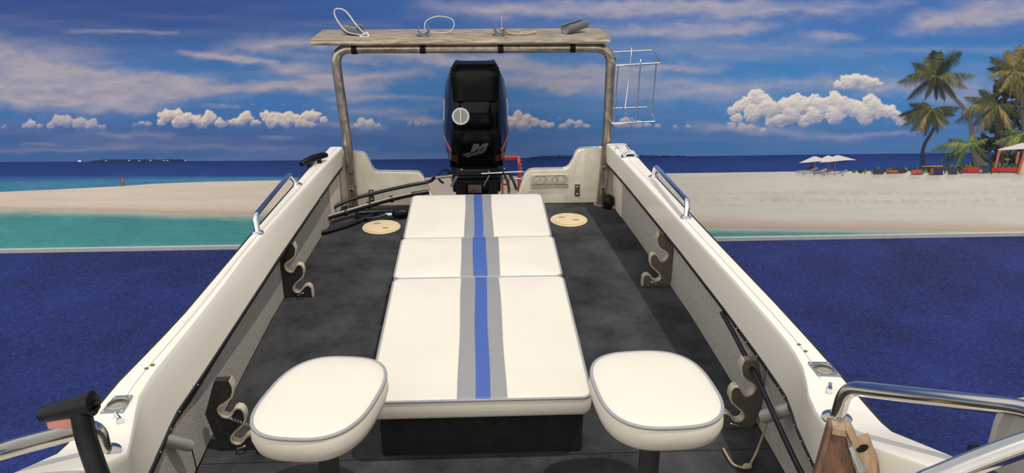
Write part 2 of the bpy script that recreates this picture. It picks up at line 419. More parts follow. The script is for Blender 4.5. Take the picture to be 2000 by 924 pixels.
    me.polygons.add(len(q)); me.polygons.foreach_set('loop_start', np.arange(0, q.size, 4, dtype=np.int32))
    me.update(calc_edges=True); me.validate()
    o = bpy.data.objects.new('sky', me); COL.objects.link(o); o.parent = mural; me.materials.append(M['print'])
    inked(o, col.reshape(-1, 3)*.86); o['label'] = 'printed blue sky with clouds'
    return o
sky_sheet()

def band(name, top, bot, fn, lift, nu=900, nv=10, u0=-1900, u1=3400):
    """a printed band between two sheet curves; fn(u, v, s) gives its ink, s = 0 at the top edge"""
    us = np.concatenate([np.linspace(u0, -20, 60), np.linspace(0, 2000, nu), np.linspace(2020, u1, 60)])
    tv = np.interp(us, [p[0] for p in top], [p[1] for p in top]); bv = np.interp(us, [p[0] for p in bot], [p[1] for p in bot])
    vs = []; uv = []
    for k in range(nv+1):
        for u, a, b in zip(us, tv, bv):
            v = a+(b-a)*k/nv; vs.append(sheet(u, v, lift)); uv.append((u, v, k/nv))
    n = len(us); fs = [(k*n+j, k*n+j+1, (k+1)*n+j+1, (k+1)*n+j) for k in range(nv) for j in range(n-1)]
    o = MB().add(vs, fs).build(name, 'print', mural, smooth=0, fix=False)
    uv = np.array(uv)
    return inked(o, fn(uv[:, 0], uv[:, 1], uv[:, 2]))
def LC(*c): return np.array(lin(c))
HOR = [(-1900, 332), (0, 316.5), (500, 314), (1000, 309), (1400, 304.5), (1750, 300), (2000, 297.5), (3400, 284)]
SANDTOP = [(-1900, 420), (-200, 384), (0, 375), (110, 370), (230, 364), (300, 359), (400, 355), (500, 353), (620, 351), (820, 347), (1000, 344), (1280, 339), (1560, 335), (2000, 333), (3400, 330)]
SANDBOT = [(-1900, 380), (-200, 396), (0, 408), (150, 411), (300, 415), (480, 420), (700, 425), (1000, 432), (1410, 447), (1700, 451), (2000, 455), (3400, 470)]
def f_sea(u, v, s):
    n = fbm(u/60, v/2.5, 4, 91)[:, None]; k = sstep(.0, .6, s)[:, None]
    c = LC(36,56,108)*(1-k)+LC(44,68,126)*k
    return c*(.88+.24*n)
band('sea', HOR, [(a, b+2) for a, b in SANDTOP], f_sea, .006, nv=8)
def f_shal(u, v, s):
    n = fbm(u/40, v/2.2, 4, 95)[:, None]; k = sstep(0, .5, s)[:, None]
    c = LC(48,80,140)*(1-k)+LC(66,122,150)*k
    return c*(.82+.36*n)
def shal():
    us = np.linspace(-1900, 640, 420); a = np.interp(us, [-1900, 0, 300, 560, 640], [352, 345, 343.5, 343.5, 351])
    b = np.interp(us, [p[0] for p in SANDTOP], [p[1]+2 for p in SANDTOP])
    vs = []; uv = []; n = len(us); nv = 8
    for k in range(nv+1):
        for u, p, q in zip(us, a, b): vs.append(sheet(u, p+(q-p)*k/nv, .008)); uv.append((u, p+(q-p)*k/nv, k/nv))
    o = MB().add(vs, [(k*n+j, k*n+j+1, (k+1)*n+j+1, (k+1)*n+j) for k in range(nv) for j in range(n-1)]).build('shallows', 'print', mural, smooth=0, fix=False)
    uv = np.array(uv); inked(o, f_shal(uv[:, 0], uv[:, 1], uv[:, 2])); o['label'] = 'printed pale green shallows'
shal()
def f_sand(u, v, s):
    n = fbm(u/90, v/6, 4, 101)[:, None]; wet = sstep(.78, .97, s+.06*(fbm(u/60, v/5, 3, 103)-.5))[:, None]
    w = sstep(900, 1500, u)[:, None]
    c = LC(208,192,172)*(1-w)+LC(205,199,180)*w
    tr = (np.exp(-((v-(392+6*(fbm(u/200, u*0, 3, 107)-.5)))/3.5)**2)+.8*np.exp(-((v-379+4*fbm(u/120, u*0, 3, 109))/2.5)**2))[:, None]*w*(fbm(u/9, v/3, 3, 111)[:, None] > .52)
    c = c*(.9+.2*n)*(1-.16*tr)
    c = c*(1-wet)+LC(192,164,144)*wet
    e = sstep(.93, 1., s)[:, None]
    return c*(1-e*.8)+LC(160,166,152)*e*.8
band('sandbar', SANDTOP, SANDBOT, f_sand, .010, nv=34)
def f_lag(u, v, s):
    n = fbm(u/22, v/2.2, 4, 121)[:, None]; n2 = fbm(u/70, v/30, 3, 123)[:, None]
    e = sstep(0, .22+.25*sstep(1000, 1400, u), s+.1*(fbm(u/50, v/8, 3, 127)-.5))[:, None]
    c = LC(72,138,136)*(.72+.3*n+.26*n2)
    return LC(178,176,156)*(1-e)+c*e
band('lagoon', [(a, b-1) for a, b in SANDBOT], [(-1900, 520), (0, 493), (480, 487), (1000, 478), (1410, 472), (2000, 463), (3400, 442)], f_lag, .012, nv=24)

class Ink:
    """flat printed shapes on the sheet, each with its own ink colour"""
    def __init__(s, lift): s.m = MB(); s.c = []; s.l = lift
    def poly(s, pts, rgb):
        s.m.add([sheet(u, v, s.l) for u, v in pts], [tuple(range(len(pts)))]); s.c += [lin(rgb)]*len(pts); s.l += 2e-6
        return s
    def line(s, pts, w0, w1, rgb):
        P = [Vector((p[0], p[1])) for p in pts]; n = len(P)
        for i in range(n-1):
            d = (P[i+1]-P[i]); nn = Vector((-d.y, d.x)).normalized()
            a, b = w0+(w1-w0)*i/(n-1), w0+(w1-w0)*(i+1)/(n-1)
            s.poly([P[i]+nn*a, P[i+1]+nn*b, P[i+1]-nn*b, P[i]-nn*a], rgb)
        return s
    def build(s, name, parent=None, label=None):
        o = s.m.build(name, 'print', parent or mural, smooth=0, fix=False)
        inked(o, s.c)
        if label: o['label'] = label
        return o

def island(u0, u1, v, h, seed, buildings):
    k = Ink(.0135); rr = random.Random(seed); n = int((u1-u0)/3); top = []
    for i in range(n+1):
        t = i/n; e = min(1, t*9, (1-t)*12)
        top.append((u0+(u1-u0)*t, v-(h*(.55+.45*rr.random())*e)-.2))
    for a, b in zip(top, top[1:]):
        k.poly([(a[0], v+1.2-.009*(a[0]-u0)), a, b, (b[0], v+1.2-.009*(b[0]-u0))], (38, 52, 84))
    for u in buildings: k.poly([(u, v-.4), (u, v-2), (u+4, v-2), (u+4, v-.4)], (170, 170, 182))
    return k.build('island', label='distant dark island printed on the horizon')
island(178, 370, 315, 4, 3, (205, 250, 270, 292, 318, 325, 360))
island(1034, 1360, 307.5, 4.5, 5, ())
Ink(.0135).poly([(152, 316), (153, 313), (158, 313.4), (159, 316)], (225, 225, 230)).build('sailboat', label='tiny white boat printed on the horizon')
k = Ink(.0165)
k.poly([(1792, 301), (1800, 297), (1815, 296.5), (1830, 300)], (64, 92, 140)); k.build('headland')
k = Ink(.0165)
for q in ([(236, 363), (238, 356), (240.5, 356), (239.5, 363)], [(240, 363), (239.5, 356), (242, 356), (242.3, 363)]): k.poly(q, (120, 86, 80))
k.poly([(235.5, 356.5), (234.8, 350), (237, 348.5), (241, 348.5), (243.4, 350), (242.6, 356.5)], (142, 98, 92))
k.poly([(233.8, 351), (236, 348.5), (236.5, 350), (235, 355)], (118, 84, 78))
k.poly([(237.2, 348.6), (236.8, 345.6), (239, 344.6), (241, 345.8), (240.6, 348.6)], (120, 80, 74))
k.build('person', label='tiny printed person standing at the water edge')

GREENS = [(62, 66, 48), (84, 84, 56), (48, 54, 42), (104, 98, 62), (72, 80, 56), (40, 44, 38)]
def frond(k, c, tip, sag, rr, w=.30, pal=GREENS, n=26):
    c = Vector(c); tip = Vector(tip); L = (tip-c).length
    ctl = (c+tip)/2+Vector((0, -sag*L))
    P = [Vector(p) for p in bez(c, ctl, tip, n)]
    base = rr.choice(pal)
    k.line(P, 1.3, .4, tuple(min(255, int(x*1.15)) for x in base))
    for i in range(2, n):
        t = i/n; d = (P[i+1]-P[i-1]).normalized() if i < n else (P[i]-P[i-1]).normalized()
        ll = L*w*(math.sin(PI*min(1, .14+.9*t))**.7)*rr.uniform(.7, 1.1)
        for sg in (-1, 1):
            nn = Vector((-d.y, d.x))*sg
            dr = (nn*.62+d*.62+Vector((0, .55))).normalized()
            f = rr.uniform(.72, 1.25); col = tuple(max(0, min(255, int(x*f))) for x in base)
            q = P[i]+dr*ll; ww = d*(1.3 if L > 40 else 1.0)
            k.poly([P[i]-ww, P[i]+ww, q+Vector((.3, .2))], col)
def palm(crown, tips, trunk, w0, w1, tcol, seed, label, w=.3, coconuts=True, lift=.018, pal=GREENS):
    rr = random.Random(seed)
    root = bpy.data.objects.new('palm_tree', None)
    k = Ink(lift); k.line([(p.x, p.y) for p in spline([(a, b, 0) for a, b in trunk], 6)], w0, w1, tcol)
    t = k.build('palm_tree', label=label)
    f = Ink(lift+.0012)
    for tp in tips: frond(f, crown, tp, rr.uniform(.12, .24), rr, w, pal)
    f.build('fronds', t)
    return t
BROWN = (88, 76, 66)
# dark undergrowth first, palms over it
def thicket(name, pts, seed, cols, n, size, lift, label):
    rr = random.Random(seed); k = Ink(lift)
    xs = [p[0] for p in pts]; ys = [p[1] for p in pts]
    def inside(x, y):
        r = False; j = len(pts)-1
        for i in range(len(pts)):
            if (pts[i][1] > y) != (pts[j][1] > y) and x < (pts[j][0]-pts[i][0])*(y-pts[i][1])/(pts[j][1]-pts[i][1])+pts[i][0]: r = not r
            j = i
        return r
    c = 0
    while c < n:
        x, y = rr.uniform(min(xs), max(xs)), rr.uniform(min(ys), max(ys))
        if not inside(x, y): continue
        c += 1; a = rr.uniform(0, 2*PI); s = size*rr.uniform(.5, 1.3); d = Vector((math.cos(a), math.sin(a)))*s; nn = Vector((-d.y, d.x))*.28
        p = Vector((x, y)); b = rr.choice(cols); f = rr.uniform(.75, 1.2)
        k.poly([p-d*.5, p+nn, p+d*.6, p-nn], tuple(int(q*f) for q in b))
    return k.build(name, label=label)
thicket('shrubbery', [(1915, 318), (1905, 290), (1925, 250), (1925, 205), (1950, 160), (1985, 130), (2120, 110), (2300, 150), (2300, 322)], 5, [(30, 32, 30), (40, 42, 36), (24, 26, 26), (56, 58, 42)], 1500, 15, .0150, 'printed dark foliage between the palms')
thicket('hedge', [(1655, 334), (1700, 331), (1800, 327), (1860, 322), (1930, 314), (2000, 305), (2250, 300), (2250, 336), (1660, 337)], 6, [(62, 82, 54), (84, 100, 58), (50, 66, 48), (104, 110, 62)], 900, 8, .0152, 'printed low green hedge at the back of the beach')
WARM = [(96, 90, 58), (120, 108, 66), (76, 76, 52), (62, 62, 46), (140, 122, 76)]
LEAF = [(98, 112, 62), (80, 96, 58), (120, 126, 70), (66, 80, 52)]
palm((1828, 150), [(1779, 122), (1806, 112), (1822, 97), (1838, 98), (1880, 101), (1906, 148), (1892, 175), (1869, 194), (1846, 200), (1829, 198), (1806, 196), (1771, 197), (1750, 163), (1768, 150), (1785, 136), (1858, 118)],
     [(1834, 156), (1850, 178), (1880, 208), (1896, 240), (1902, 275), (1908, 305), (1922, 322)], 2.2, 6, (98, 86, 78), 11, 'tall printed coconut palm leaning over the shorter one', .34)
palm((1820, 214), [(1752, 228), (1764, 246), (1778, 259), (1792, 266), (1806, 268), (1846, 254), (1868, 226), (1876, 212), (1774, 203), (1782, 214), (1832, 262), (1856, 244), (1762, 236), (1800, 200)],
     [(1824, 250), (1818, 262), (1807, 280), (1802, 300), (1804, 324)], 2.6, 3.4, (50, 46, 50), 12, 'shorter printed palm with a thin bent dark trunk', .36, pal=WARM[2:]+GREENS[:3])
palm((1982, 140), [(1996, 86), (1962, 99), (1932, 112), (1926, 135), (1928, 152), (1938, 170), (1952, 182), (1972, 190), (2010, 186), (2035, 160), (2040, 120), (2020, 96), (1948, 124), (1990, 200)],
     [(1986, 145), (1996, 190), (2000, 250), (2004, 320)], 4, 5, BROWN, 13, 'printed palm with yellowed fronds at the top of the grove', .36, pal=WARM)
palm((1950, 206), [(1881, 190), (1884, 212), (1862, 242), (1873, 224), (1898, 248), (1905, 262), (1925, 262), (1948, 268), (1976, 258), (1996, 236), (2004, 212), (1910, 176), (1900, 200)],
     [(1952, 210), (1956, 250), (1958, 320)], 3, 4, (60, 54, 48), 14, 'printed palm with drooping dark fronds inside the grove', .34, pal=WARM[1:]+GREENS[:2])
palm((1892, 284), [(1816, 296), (1834, 318), (1850, 272), (1862, 302), (1866, 326), (1926, 296), (1938, 316), (1930, 272), (1846, 284), (1906, 262)],
     [(1896, 288), (1902, 305), (1906, 322)], 3, 4, BROWN, 15, 'low printed palm bush with bright green fronds', .34, pal=LEAF)
palm((1995, 262), [(1945, 258), (1938, 282), (1950, 300), (1975, 300), (2020, 300), (2040, 280), (2030, 252), (1960, 246)],
     [(1996, 266), (1998, 300), (2000, 322)], 3, 4, BROWN, 16, 'low printed palm bush behind the white pavilion roof', .34, pal=LEAF)
palm((2080, 130), [(2030, 110), (2050, 90), (2090, 80), (2120, 100), (2130, 140), (2110, 175), (2070, 185), (2040, 165), (2030, 140)], [(2082, 136), (2086, 220), (2090, 322)], 4, 5, BROWN, 17, 'printed palm at the far edge of the grove', .36, pal=WARM)

# beach furniture of the print
LAYER = [0.]
def layer():
    LAYER[0] += .0009; return LAYER[0]
def parasol(u0, u1, top, edge0, edge1, pole, foot, label):
    z_ = layer()*2; k = Ink(.0195+z_); m = (u0+u1)/2-4
    k.line([(pole, edge0-2), (pole, foot)], .8, .8, (128, 88, 66))
    t = k.build('parasol', label=label)
    k = Ink(.0205+z_); w = u1-u0
    k.poly([(u0, edge0), (u0+w*.36, top+2.2), (u0+w*.44, top), (u0+w*.56, top), (u0+w*.64, top+1.4), (u1, edge1), (u0+w*.7, edge1+.6), (u0+w*.3, edge0-1.2)], (228, 214, 204))
    k.poly([(u0+w*.40, top+1), (u0+w*.47, top-.6), (u0+w*.56, top-.4), (u0+w*.6, top+1)], (240, 228, 220))
    k.build('canopy', t)
parasol(1560, 1622, 306, 318.5, 314, 1592, 334, 'printed white parasol furthest from the palms')
parasol(1590, 1645, 304.5, 316, 314, 1618, 334, 'middle one of the printed white parasols')
parasol(1600, 1673, 304, 317.5, 312.5, 1631, 337, 'large printed white parasol nearest the palms')
def lounger(u, v, w, col, label):
    k = Ink(.024+layer())
    k.poly([(u, v+.5), (u+w*.62, v-.8), (u+w*.62, v-4), (u, v-2.8)], col)
    k.poly([(u+w*.6, v-.8), (u+w*.64, v-4.4), (u+w*.97, v-10.5), (u+w, v-5.5)], tuple(int(c*.86) for c in col))
    for a in (.08, .5, .8): k.line([(u+w*a, v-1), (u+w*a-.5, v+2.4)], .5, .5, (66, 60, 64))
    k.build('beach_lounger', label=label)
lounger(1556, 336, 42, (150, 142, 146), 'printed grey lounger under the farthest parasol')
lounger(1566, 338.5, 50, (172, 164, 168), 'printed pale lounger with raised back')
lounger(1588, 339.5, 40, (120, 104, 112), 'printed dark lounger between the parasols')
lounger(1606, 341, 50, (166, 158, 164), 'printed grey lounger nearest the sand')
k = Ink(.0232)
k.poly([(1572, 332), (1580, 327), (1592, 327), (1596, 332)], (70, 52, 58)); k.poly([(1581, 328), (1583, 323), (1587, 324), (1588, 328)], (52, 40, 44)); k.build('reclining_person', label='printed dark figure reclining under the farthest parasol')
def seat(u0, u1, v0, v1, col, side, label, name='beach_armchair'):
    k = Ink(.0245+layer()); w = u1-u0
    k.poly([(u0, v1), (u0+1, v0+1), (u1-1, v0), (u1, v1)], col)
    k.poly([(u0, v1), (u0+w*.12, v0+3), (u0+w*.32, v0+3), (u0+w*.3, v1)], side)
    k.line([(u0, v1-.4), (u1, v1-.4)], .7, .7, (70, 48, 42))
    k.build(name, label=label)
seat(1705, 1726, 329, 340, (66, 62, 82), (86, 58, 62), 'lone printed dark armchair')
seat(1743, 1768, 328, 338, (62, 58, 76), (92, 60, 60), 'printed dark armchair behind the orange seat')
seat(1732, 1754, 332, 338.5, (176, 92, 66), (150, 76, 60), 'printed orange seat beside the lone armchair')
seat(1780, 1802, 331, 341, (170, 84, 64), (190, 104, 76), 'printed orange seat in front of the table')
seat(1800, 1842, 323, 327, (176, 122, 88), (150, 96, 70), 'printed wooden table top', 'beach_table')
seat(1815, 1842, 326, 341.5, (60, 58, 80), (150, 84, 64), 'printed dark armchair beside the table')
seat(1852, 1870, 328, 340.5, (68, 62, 84), (84, 60, 66), 'printed dark armchair nearest the red seats')
seat(1880, 1914, 327, 337.5, (186, 58, 52), (160, 48, 46), 'printed red bench', 'beach_bench')
seat(1912, 1932, 328, 338, (74, 66, 78), (170, 150, 130), 'printed dark armchair between the red benches')
seat(1936, 1990, 327, 337, (182, 56, 52), (150, 60, 50), 'long printed red bench under the pavilion', 'beach_bench')
p = None
for a, b in (((1952, 294), (1944, 328)), ((1990, 296), (1985, 320)), ((2003, 292), (1988, 340)), ((2052, 292), (2060, 340))): 
    k = Ink(.0375+layer()); k.line([a, b], 3, 2.6, (168, 98, 70))
    if p is None: p = k.build('beach_pavilion', label='printed open pavilion with white roof and wooden posts')
    else: k.build('post', p)
k = Ink(.046); k.poly([(1948, 292), (1975, 285), (1996, 279), (2030, 280), (2066, 290), (2058, 294), (2000, 291), (1952, 293.5)], (222, 212, 206)); k.build('roof', p)
k = Ink(.048); k.poly([(1986, 340), (1992, 322), (1999, 312), (2006, 320), (2006, 340)], (206, 170, 150)); k.build('beach_towel', label='pale towel hanging in the printed pavilion')

# ------------------------------------------------------------------ the boat
boat = thing('motorboat', (0, 2.5, FLOOR), 'cream open motorboat with black cockpit carpet parked on the blue floor', 'boat')
SIDE = {1: dict(
    w=[(4.7, .88), (4.2, .905), (3.5, .95), (3.0, .985), (2.5, 1.02), (2.2, 1.036), (2.0, 1.042), (1.7, 1.048), (1.4, 1.05), (.4, 1.05), (-.4, .9)],
    c=[(4.7, .758), (4.4, .79), (3.7, .855), (2.85, .925), (2.4, .955), (2.2, .962), (2.08, .955), (1.98, .93), (1.86, .895), (1.75, .895), (1.55, .92), (1.38, .952), (.4, .952), (-.4, .82)],
    b=[(4.7, .765), (4.3, .81), (4.0, .835), (3.3, .893), (2.75, .93), (2.3, .952), (2.12, .953), (1.97, .925), (1.8, .91), (1.4, .9), (.4, .9), (-.4, .78)],
    p=[(4.75, .82), (4.2, .868), (3.3, .943), (2.4, .975), (1.5, .985), (.4, .985), (-.4, .84)]),
 -1: dict(
    w=[(4.7, .86), (4.2, .905), (3.2, .965), (2.45, 1.0), (2.05, 1.04), (1.7, 1.045), (1.4, 1.05), (.4, 1.05), (-.4, .9)],
    c=[(4.7, .785), (4.4, .815), (3.1, .925), (2.7, .93), (2.1, .957), (1.97, .948), (1.82, .905), (1.70, .872), (1.55, .89), (1.38, .935), (.4, .952), (-.4, .82)],
    b=[(4.7, .795), (4.6, .81), (3.3, .875), (2.9, .89), (2.35, .912), (2.12, .925), (1.97, .912), (1.8, .9), (1.4, .89), (.4, .89), (-.4, .78)],
    p=[(4.75, .835), (4.2, .88), (3.2, .933), (2.4, .935), (2.2, .93), (.4, .93), (-.4, .84)])}
def gz(y):
    return interp(y, [(4.7, .398), (4.2, .405), (3.0, .42), (2.2, .435), (1.76, .447), (1.7, .458), (1.4, .59), (1.2, .64), (-.4, .7)])
ZB = .275
YS = [4.66, 4.45, 4.2, 3.9, 3.6, 3.3, 3.0, 2.75, 2.5, 2.35, 2.22, 2.14, 2.06, 1.98, 1.9, 1.82, 1.75, 1.7, 1.62, 1.52, 1.4, 1.2, .8, .4, 0, -.4]
GUN = {}
names = {1: 'on the wire basket side', -1: 'on the control lever side'}
for s in (1, -1):
    T = SIDE[s]; R = []
    for y in YS:
        w, c, b, z = interp(y, T['w']), interp(y, T['c']), interp(y, T['b']), gz(y)
        prof = [(w, z-.05), (w+.004, z-.012), (w-.004, z), ((w+c)/2, z+.002), (c+.03, z+.001), (c+.012, z), (c+.004, z-.003), (c+.0005, z-.010), (c*.9+b*.1, z*.87+ZB*.13), (c*.5+b*.5, z*.5+ZB*.5), (b, ZB), (b+.02, ZB), (c+.04, z-.04), (w-.03, z-.05)]
        R.append([(s*x, y, h) for x, h in prof])
    g = MB().rings(R).build('gunwale', 'gel', boat, smooth=38)
    GUN[s] = g
    # black rubbing strake outside, black edging under the inner face
    R = [[(s*(interp(y, T['w'])+dx), y, gz(y)+dz) for dx, dz in ((.0, -.05), (.016, -.045), (.018, -.022), (.012, -.008), (.0, -.012))] for y in YS]
    MB().rings(R).build('rubbing_strake', 'rub', boat, smooth=50)
    wd = lambda y: (.022 if s > 0 else .034)+.016*max(0, min(1, (2.7-y)/.6))  # deeper on the lever side: the extra black stands in for shadow there
    R = [[(s*(interp(y, T['b'])+dx), y, ZB+dz) for dx, dz in ((-.004, .004), (.004, .008), (.03, -.002), (.03, -wd(y)), (.018, -wd(y)-.004), (.0, -.012))] for y in YS]
    e = MB().rings(R).build('coaming_edging', 'rub', boat, smooth=50)
    for y in ([2.6, 2.5, 2.4, 2.3, 2.2, 2.15, 2.11, 2.0, 1.92, 1.84] if s > 0 else [2.3, 2.15, 2.12, 2.06, 1.95, 4.1]):
        MB().ball((s*(interp(y, T['b'])-.0015), y, ZB-.004), .0042).build('rivet', 'alu', e, smooth=60)
    # carpeted side lining
    R = []
    for y in [4.735, 4.2, 3.8, 3.3, 2.85, 2.4, 1.9, 1.5, .4, -.4]:
        p = interp(y, T['p']); R.append([(s*p, y, 0), (s*(p+.002), y, .32), (s*(p+.006), y, .32), (s*(p+.005), y, 0)])
    MB().rings(R).build('side_lining', 'sidecarpet', boat, smooth=25)
    # bare moulded corner between the lining and the transom
    R = []
    for y in (4.738, 4.62, 4.48):
        p = interp(y, T['p'])-.004; R.append([(s*p, y, .001), (s*p, y, .33), (s*(p+.003), y, .33), (s*(p+.003), y, .001)])
    MB().rings(R).build('corner_moulding', 'gelworn', boat, smooth=25)
    # topside and bottom
    R = []
    for y in [4.789]+YS:
        w = interp(y, T['w'])
        prof = [(w-.004, gz(y)-.045), (w-.01, .1), (w-.02, -.1), (w-.06, -.3), (0, FLOOR+.002), (0, FLOOR+.05), (w-.07, -.28), (w-.027, -.1), (w-.015, .1), (w-.011, gz(y)-.05)]
        R.append([(s*x, y, h) for x, h in prof])
    MB().rings(R).build('hull_side', 'hull', boat, smooth=35)
# bow part below the helm: foredeck with its skin, carrying the hull forward to the stem
R = []
for y, w in ((-.4, .9), (-.9, .74), (-1.4, .48), (-1.75, .2), (-1.9, .02)):
    k = (-.4-y)/1.5
    R.append([(-w, y, .66+.05*k), (-w*.98, y, .2), (-w*.85, y, -.3+.5*k*k), (0, y, FLOOR+.002+1.1*k**2.5), (w*.85, y, -.3+.5*k*k), (w*.98, y, .2), (w, y, .66+.05*k), (0, y, .72+.05*k)])
MB().rings(R).build('bow', 'hull', boat, smooth=35)
# cockpit sole with carpet
def sole(y0, y1, name='deck_carpet'):
    ys = [y0]+[y for y in (4.2, 3.8, 3.3, 2.85, 2.4, 1.9, 1.5, .4) if y1 < y < y0]+[y1]
    R = []
    for y in ys:
        a, b = -interp(y, SIDE[-1]['p'])+.001, interp(y, SIDE[1]['p'])-.001
        R.append([(a, y, -.03), (b, y, -.03), (b, y, -.003), (b-.003, y, 0), (a+.003, y, 0), (a, y, -.003)])
    return MB().rings(R).build(name, 'deckcarpet', boat, smooth=30)
sole(4.735, 4.003); sole(4.0, 2.252); sole(2.248, -.4)
# transom
tr = [(-.83, 0), (-.83, .345), (-.69, .338), (-.668, .325), (-.652, .295), (-.636, .245), (-.622, .226), (-.60, .218), (-.37, .212), (-.352, .207), (-.335, .188), (-.285, .065), (-.265, .05),
      (.225, .05), (.247, .065), (.275, .165), (.288, .195), (.312, .214), (.34, .219), (.515, .22), (.538, .224), (.556, .24), (.578, .285), (.594, .325), (.615, .342), (.645, .347), (.82, .35), (.82, 0)]
tp = MB().prism([(x*1.003, z) for x, z in tr], 4.735, 4.79).build('transom', 'gelworn', boat, smooth=40, bevel=.006)
MB().prism([(-.83, .0), (.84, .0), (.84, -.29), (0, FLOOR+.004), (-.82, -.29)], 4.789, 4.80).build('stern_skin', 'hull', boat, smooth=0)
rp = MB().box(.323, .551, 4.728, 4.737, .104, .188, .003).build('moulded_panel', 'emboss', tp)
k = MB()
k.box(.325, .549, 4.7262, 4.729, .124, .1275)
for cx in (.378, .496):
    pts = [(cx+.045*math.cos(a), 4.7275, .156+.026*math.sin(a)) for a in [i*2*PI/24 for i in range(24)]]
    k.tube(pts, .0012, 5, closed=True)
k.tube([(.345, 4.7275, .182), (.43, 4.7275, .184), (.53, 4.7275, .187)], .0012, 5)
for x, a in ((.36, .02), (.385, -.01), (.40, .015), (.476, .01), (.487, -.006), (.512, .012)): k.tube([(x, 4.7275, .142), (x+a, 4.7275, .172)], .001, 5)
k.build('engraving', 'engrave', rp)
for x, z in ((.608, .086), (-.65, .07)):
    b_ = MB().box(x-.015, x+.015, 4.727, 4.736, z-.038, z+.038, .002).build('bracket', 'rust', tp)
    for dz in (-.024, .022): MB().ball((x, 4.726, z+dz), .0075, (1, .6, 1)).build('bolt', 'chrome', b_, smooth=60)
# screw holes and little drain fittings on the gunwales
k = MB()
for x, y in ((.989, 2.186), (.993, 2.142), (-.985, 2.127), (-.975, 2.148)):
    k = MB().cyl((x, y, gz(y)-.002), (x, y, gz(y)+.0035), .006, n=12); k.build('screw_hole', 'hatchmark', boat)
for s in (1, -1):      # thin moulded seam along the deck top
    pts = [(s*(interp(y, SIDE[s]['c'])*.62+interp(y, SIDE[s]['w'])*.38), y, gz(y)+.0016) for y in YS if y > 1.95]
    MB().tube(pts, .0008, 5).build('deck_seam', 'piping', boat)

# ------------------------------------------------------------------ deck plates
def deck_plate(x, y, label, rot):
    t = thing('deck_plate', (x, y, 0), label, 'hatch plate', 'round cream deck plates')
    MB().lathe([(.0, .001), (.107, .001), (.109, .004), (.106, .008), (.098, .0085), (.0, .0085)], (x, y, 0), 48).build('rim', 'hatch', t, smooth=40)
    MB().lathe([(.0, .007), (.095, .007), (.0955, .0115), (.092, .0125), (.0, .013)], (x, y, 0), 48).build('lid', 'hatch', t, smooth=40)
    for q in (0, 1):
        a = rot+q*PI; cx, cy = x+.045*math.cos(a), y+.045*math.sin(a)
        MB().box(cx-.018, cx+.018, cy-.005, cy+.005, .0125, .0145, .0015).build('finger_slot', 'hatchmark', t)
deck_plate(-.556, 4.369, 'round cream deck plate just in front of the black primer bulb', 2.2)
deck_plate(.526, 4.437, 'round cream deck plate below the moulded transom panel', 2.6)

# ------------------------------------------------------------------ folding sun lounge
lounge = thing('sun_lounge', (-.006, 3.2, 0), 'low white vinyl sun lounge with a blue and grey centre stripe', 'lounge seat')
MB().box(-.335, .335, 2.262, 4.18, .001, .178, .012).build('base', 'boxcarpet', lounge)
def rrect(cx, cy, hx, hy, r, n=6):
    r = min(r, hx*.99, hy*.99); out = []
    for sx, sy, a0 in ((1, 1, 0), (-1, 1, PI/2), (-1, -1, PI), (1, -1, 1.5*PI)):
        for i in range(n+1):
            a = a0+i*PI/2/n; out.append((cx+sx*(hx-r)+r*math.cos(a), cy+sy*(hy-r)+r*math.sin(a)))
    return out
def pad(cx, cy, hx, hy, z0, z1, r, er, puff, bulge=0.):
    R = []
    def ring(d, z, rr=None): R.append([(x, y, z) for x, y in rrect(cx, cy, hx-d, hy-d, max(.004, (rr or r)-d))])
    ring(er*.8, z0); ring(er*.2, z0+er*.3); ring(0, z0+er)
    ring(-bulge, (z0+z1)/2); ring(0, z1-er)
    for i in range(1, 5):
        a = i/4*PI/2; ring(er*(1-math.cos(a)), z1-er+er*math.sin(a))
    for t in (.92, .82, .68, .5, .3, .12):
        R.append([(cx+(x-cx)*t, cy+(y-cy)*t, z1+puff*(1-((t-.12)/.88)**3)) for x, y in rrect(cx, cy, hx-er, hy-er, max(.004, r-er))])
    m = MB().rings(R)
    return m
def cushion(y0, y1, hx, z0, z1, gw, bw, off, label, cx=-.006, boff=0., rr=.035):
    cy, hy = (y0+y1)/2, (y1-y0)/2; er = .014; puff = .010
    c = pad(cx, cy, hx, hy, z0, z1, rr, er, puff, .003).build('cushion', 'vinyl', lounge, smooth=60); c['label'] = label
    def h(y): t = min(1, abs(y-cy)/(hy-er)); return z1+puff*(1-max(0, (t-.12)/.88)**3)
    def strip(x0, x1, lift, name, m):
        ys = np.concatenate([np.linspace(y0+er*.12, y0+er, 6)[:-1], np.linspace(y0+er, y1-er, 14), np.linspace(y1-er, y1-er*.12, 6)[1:]]); V = []; n = 24
        for y in ys:
            wob = .0016*math.sin(y*9+x0*40)
            d = hy-abs(y-cy)
            zz = (h(y) if d >= er else z1-er+er*math.sqrt(max(0, 1-(1-d/er)**2)))+lift
            V += [(x0+wob, y, zz-.002), (x0+wob, y, zz), (x1+wob, y, zz), (x1+wob, y, zz-.002)]
        MB().rings([V[i*4:i*4+4] for i in range(n)]).build(name, m, c, smooth=60)
    strip(cx+off-gw/2, cx+off-bw/2+boff+.006, .0012, 'grey_stripe', 'vinylgrey'); strip(cx+off+bw/2+boff-.006, cx+off+gw/2, .0012, 'grey_stripe', 'vinylgrey')
    strip(cx+off-bw/2+boff, cx+off+bw/2+boff, .0024, 'blue_stripe', 'vinylblue')
    for z, nm in ((z1-er*.45, 'piping'),):
        MB().tube([(x, y, z) for x, y in rrect(cx, cy, hx-er*.12, hy-er*.12, rr-.002)], .0052, 7, closed=True).build(nm, 'piping', c, smooth=60)
    return c
cushion(3.585, 4.215, .352, .175, .248, .138, .043, .006, 'rear cushion beside the motor', boff=-.001)
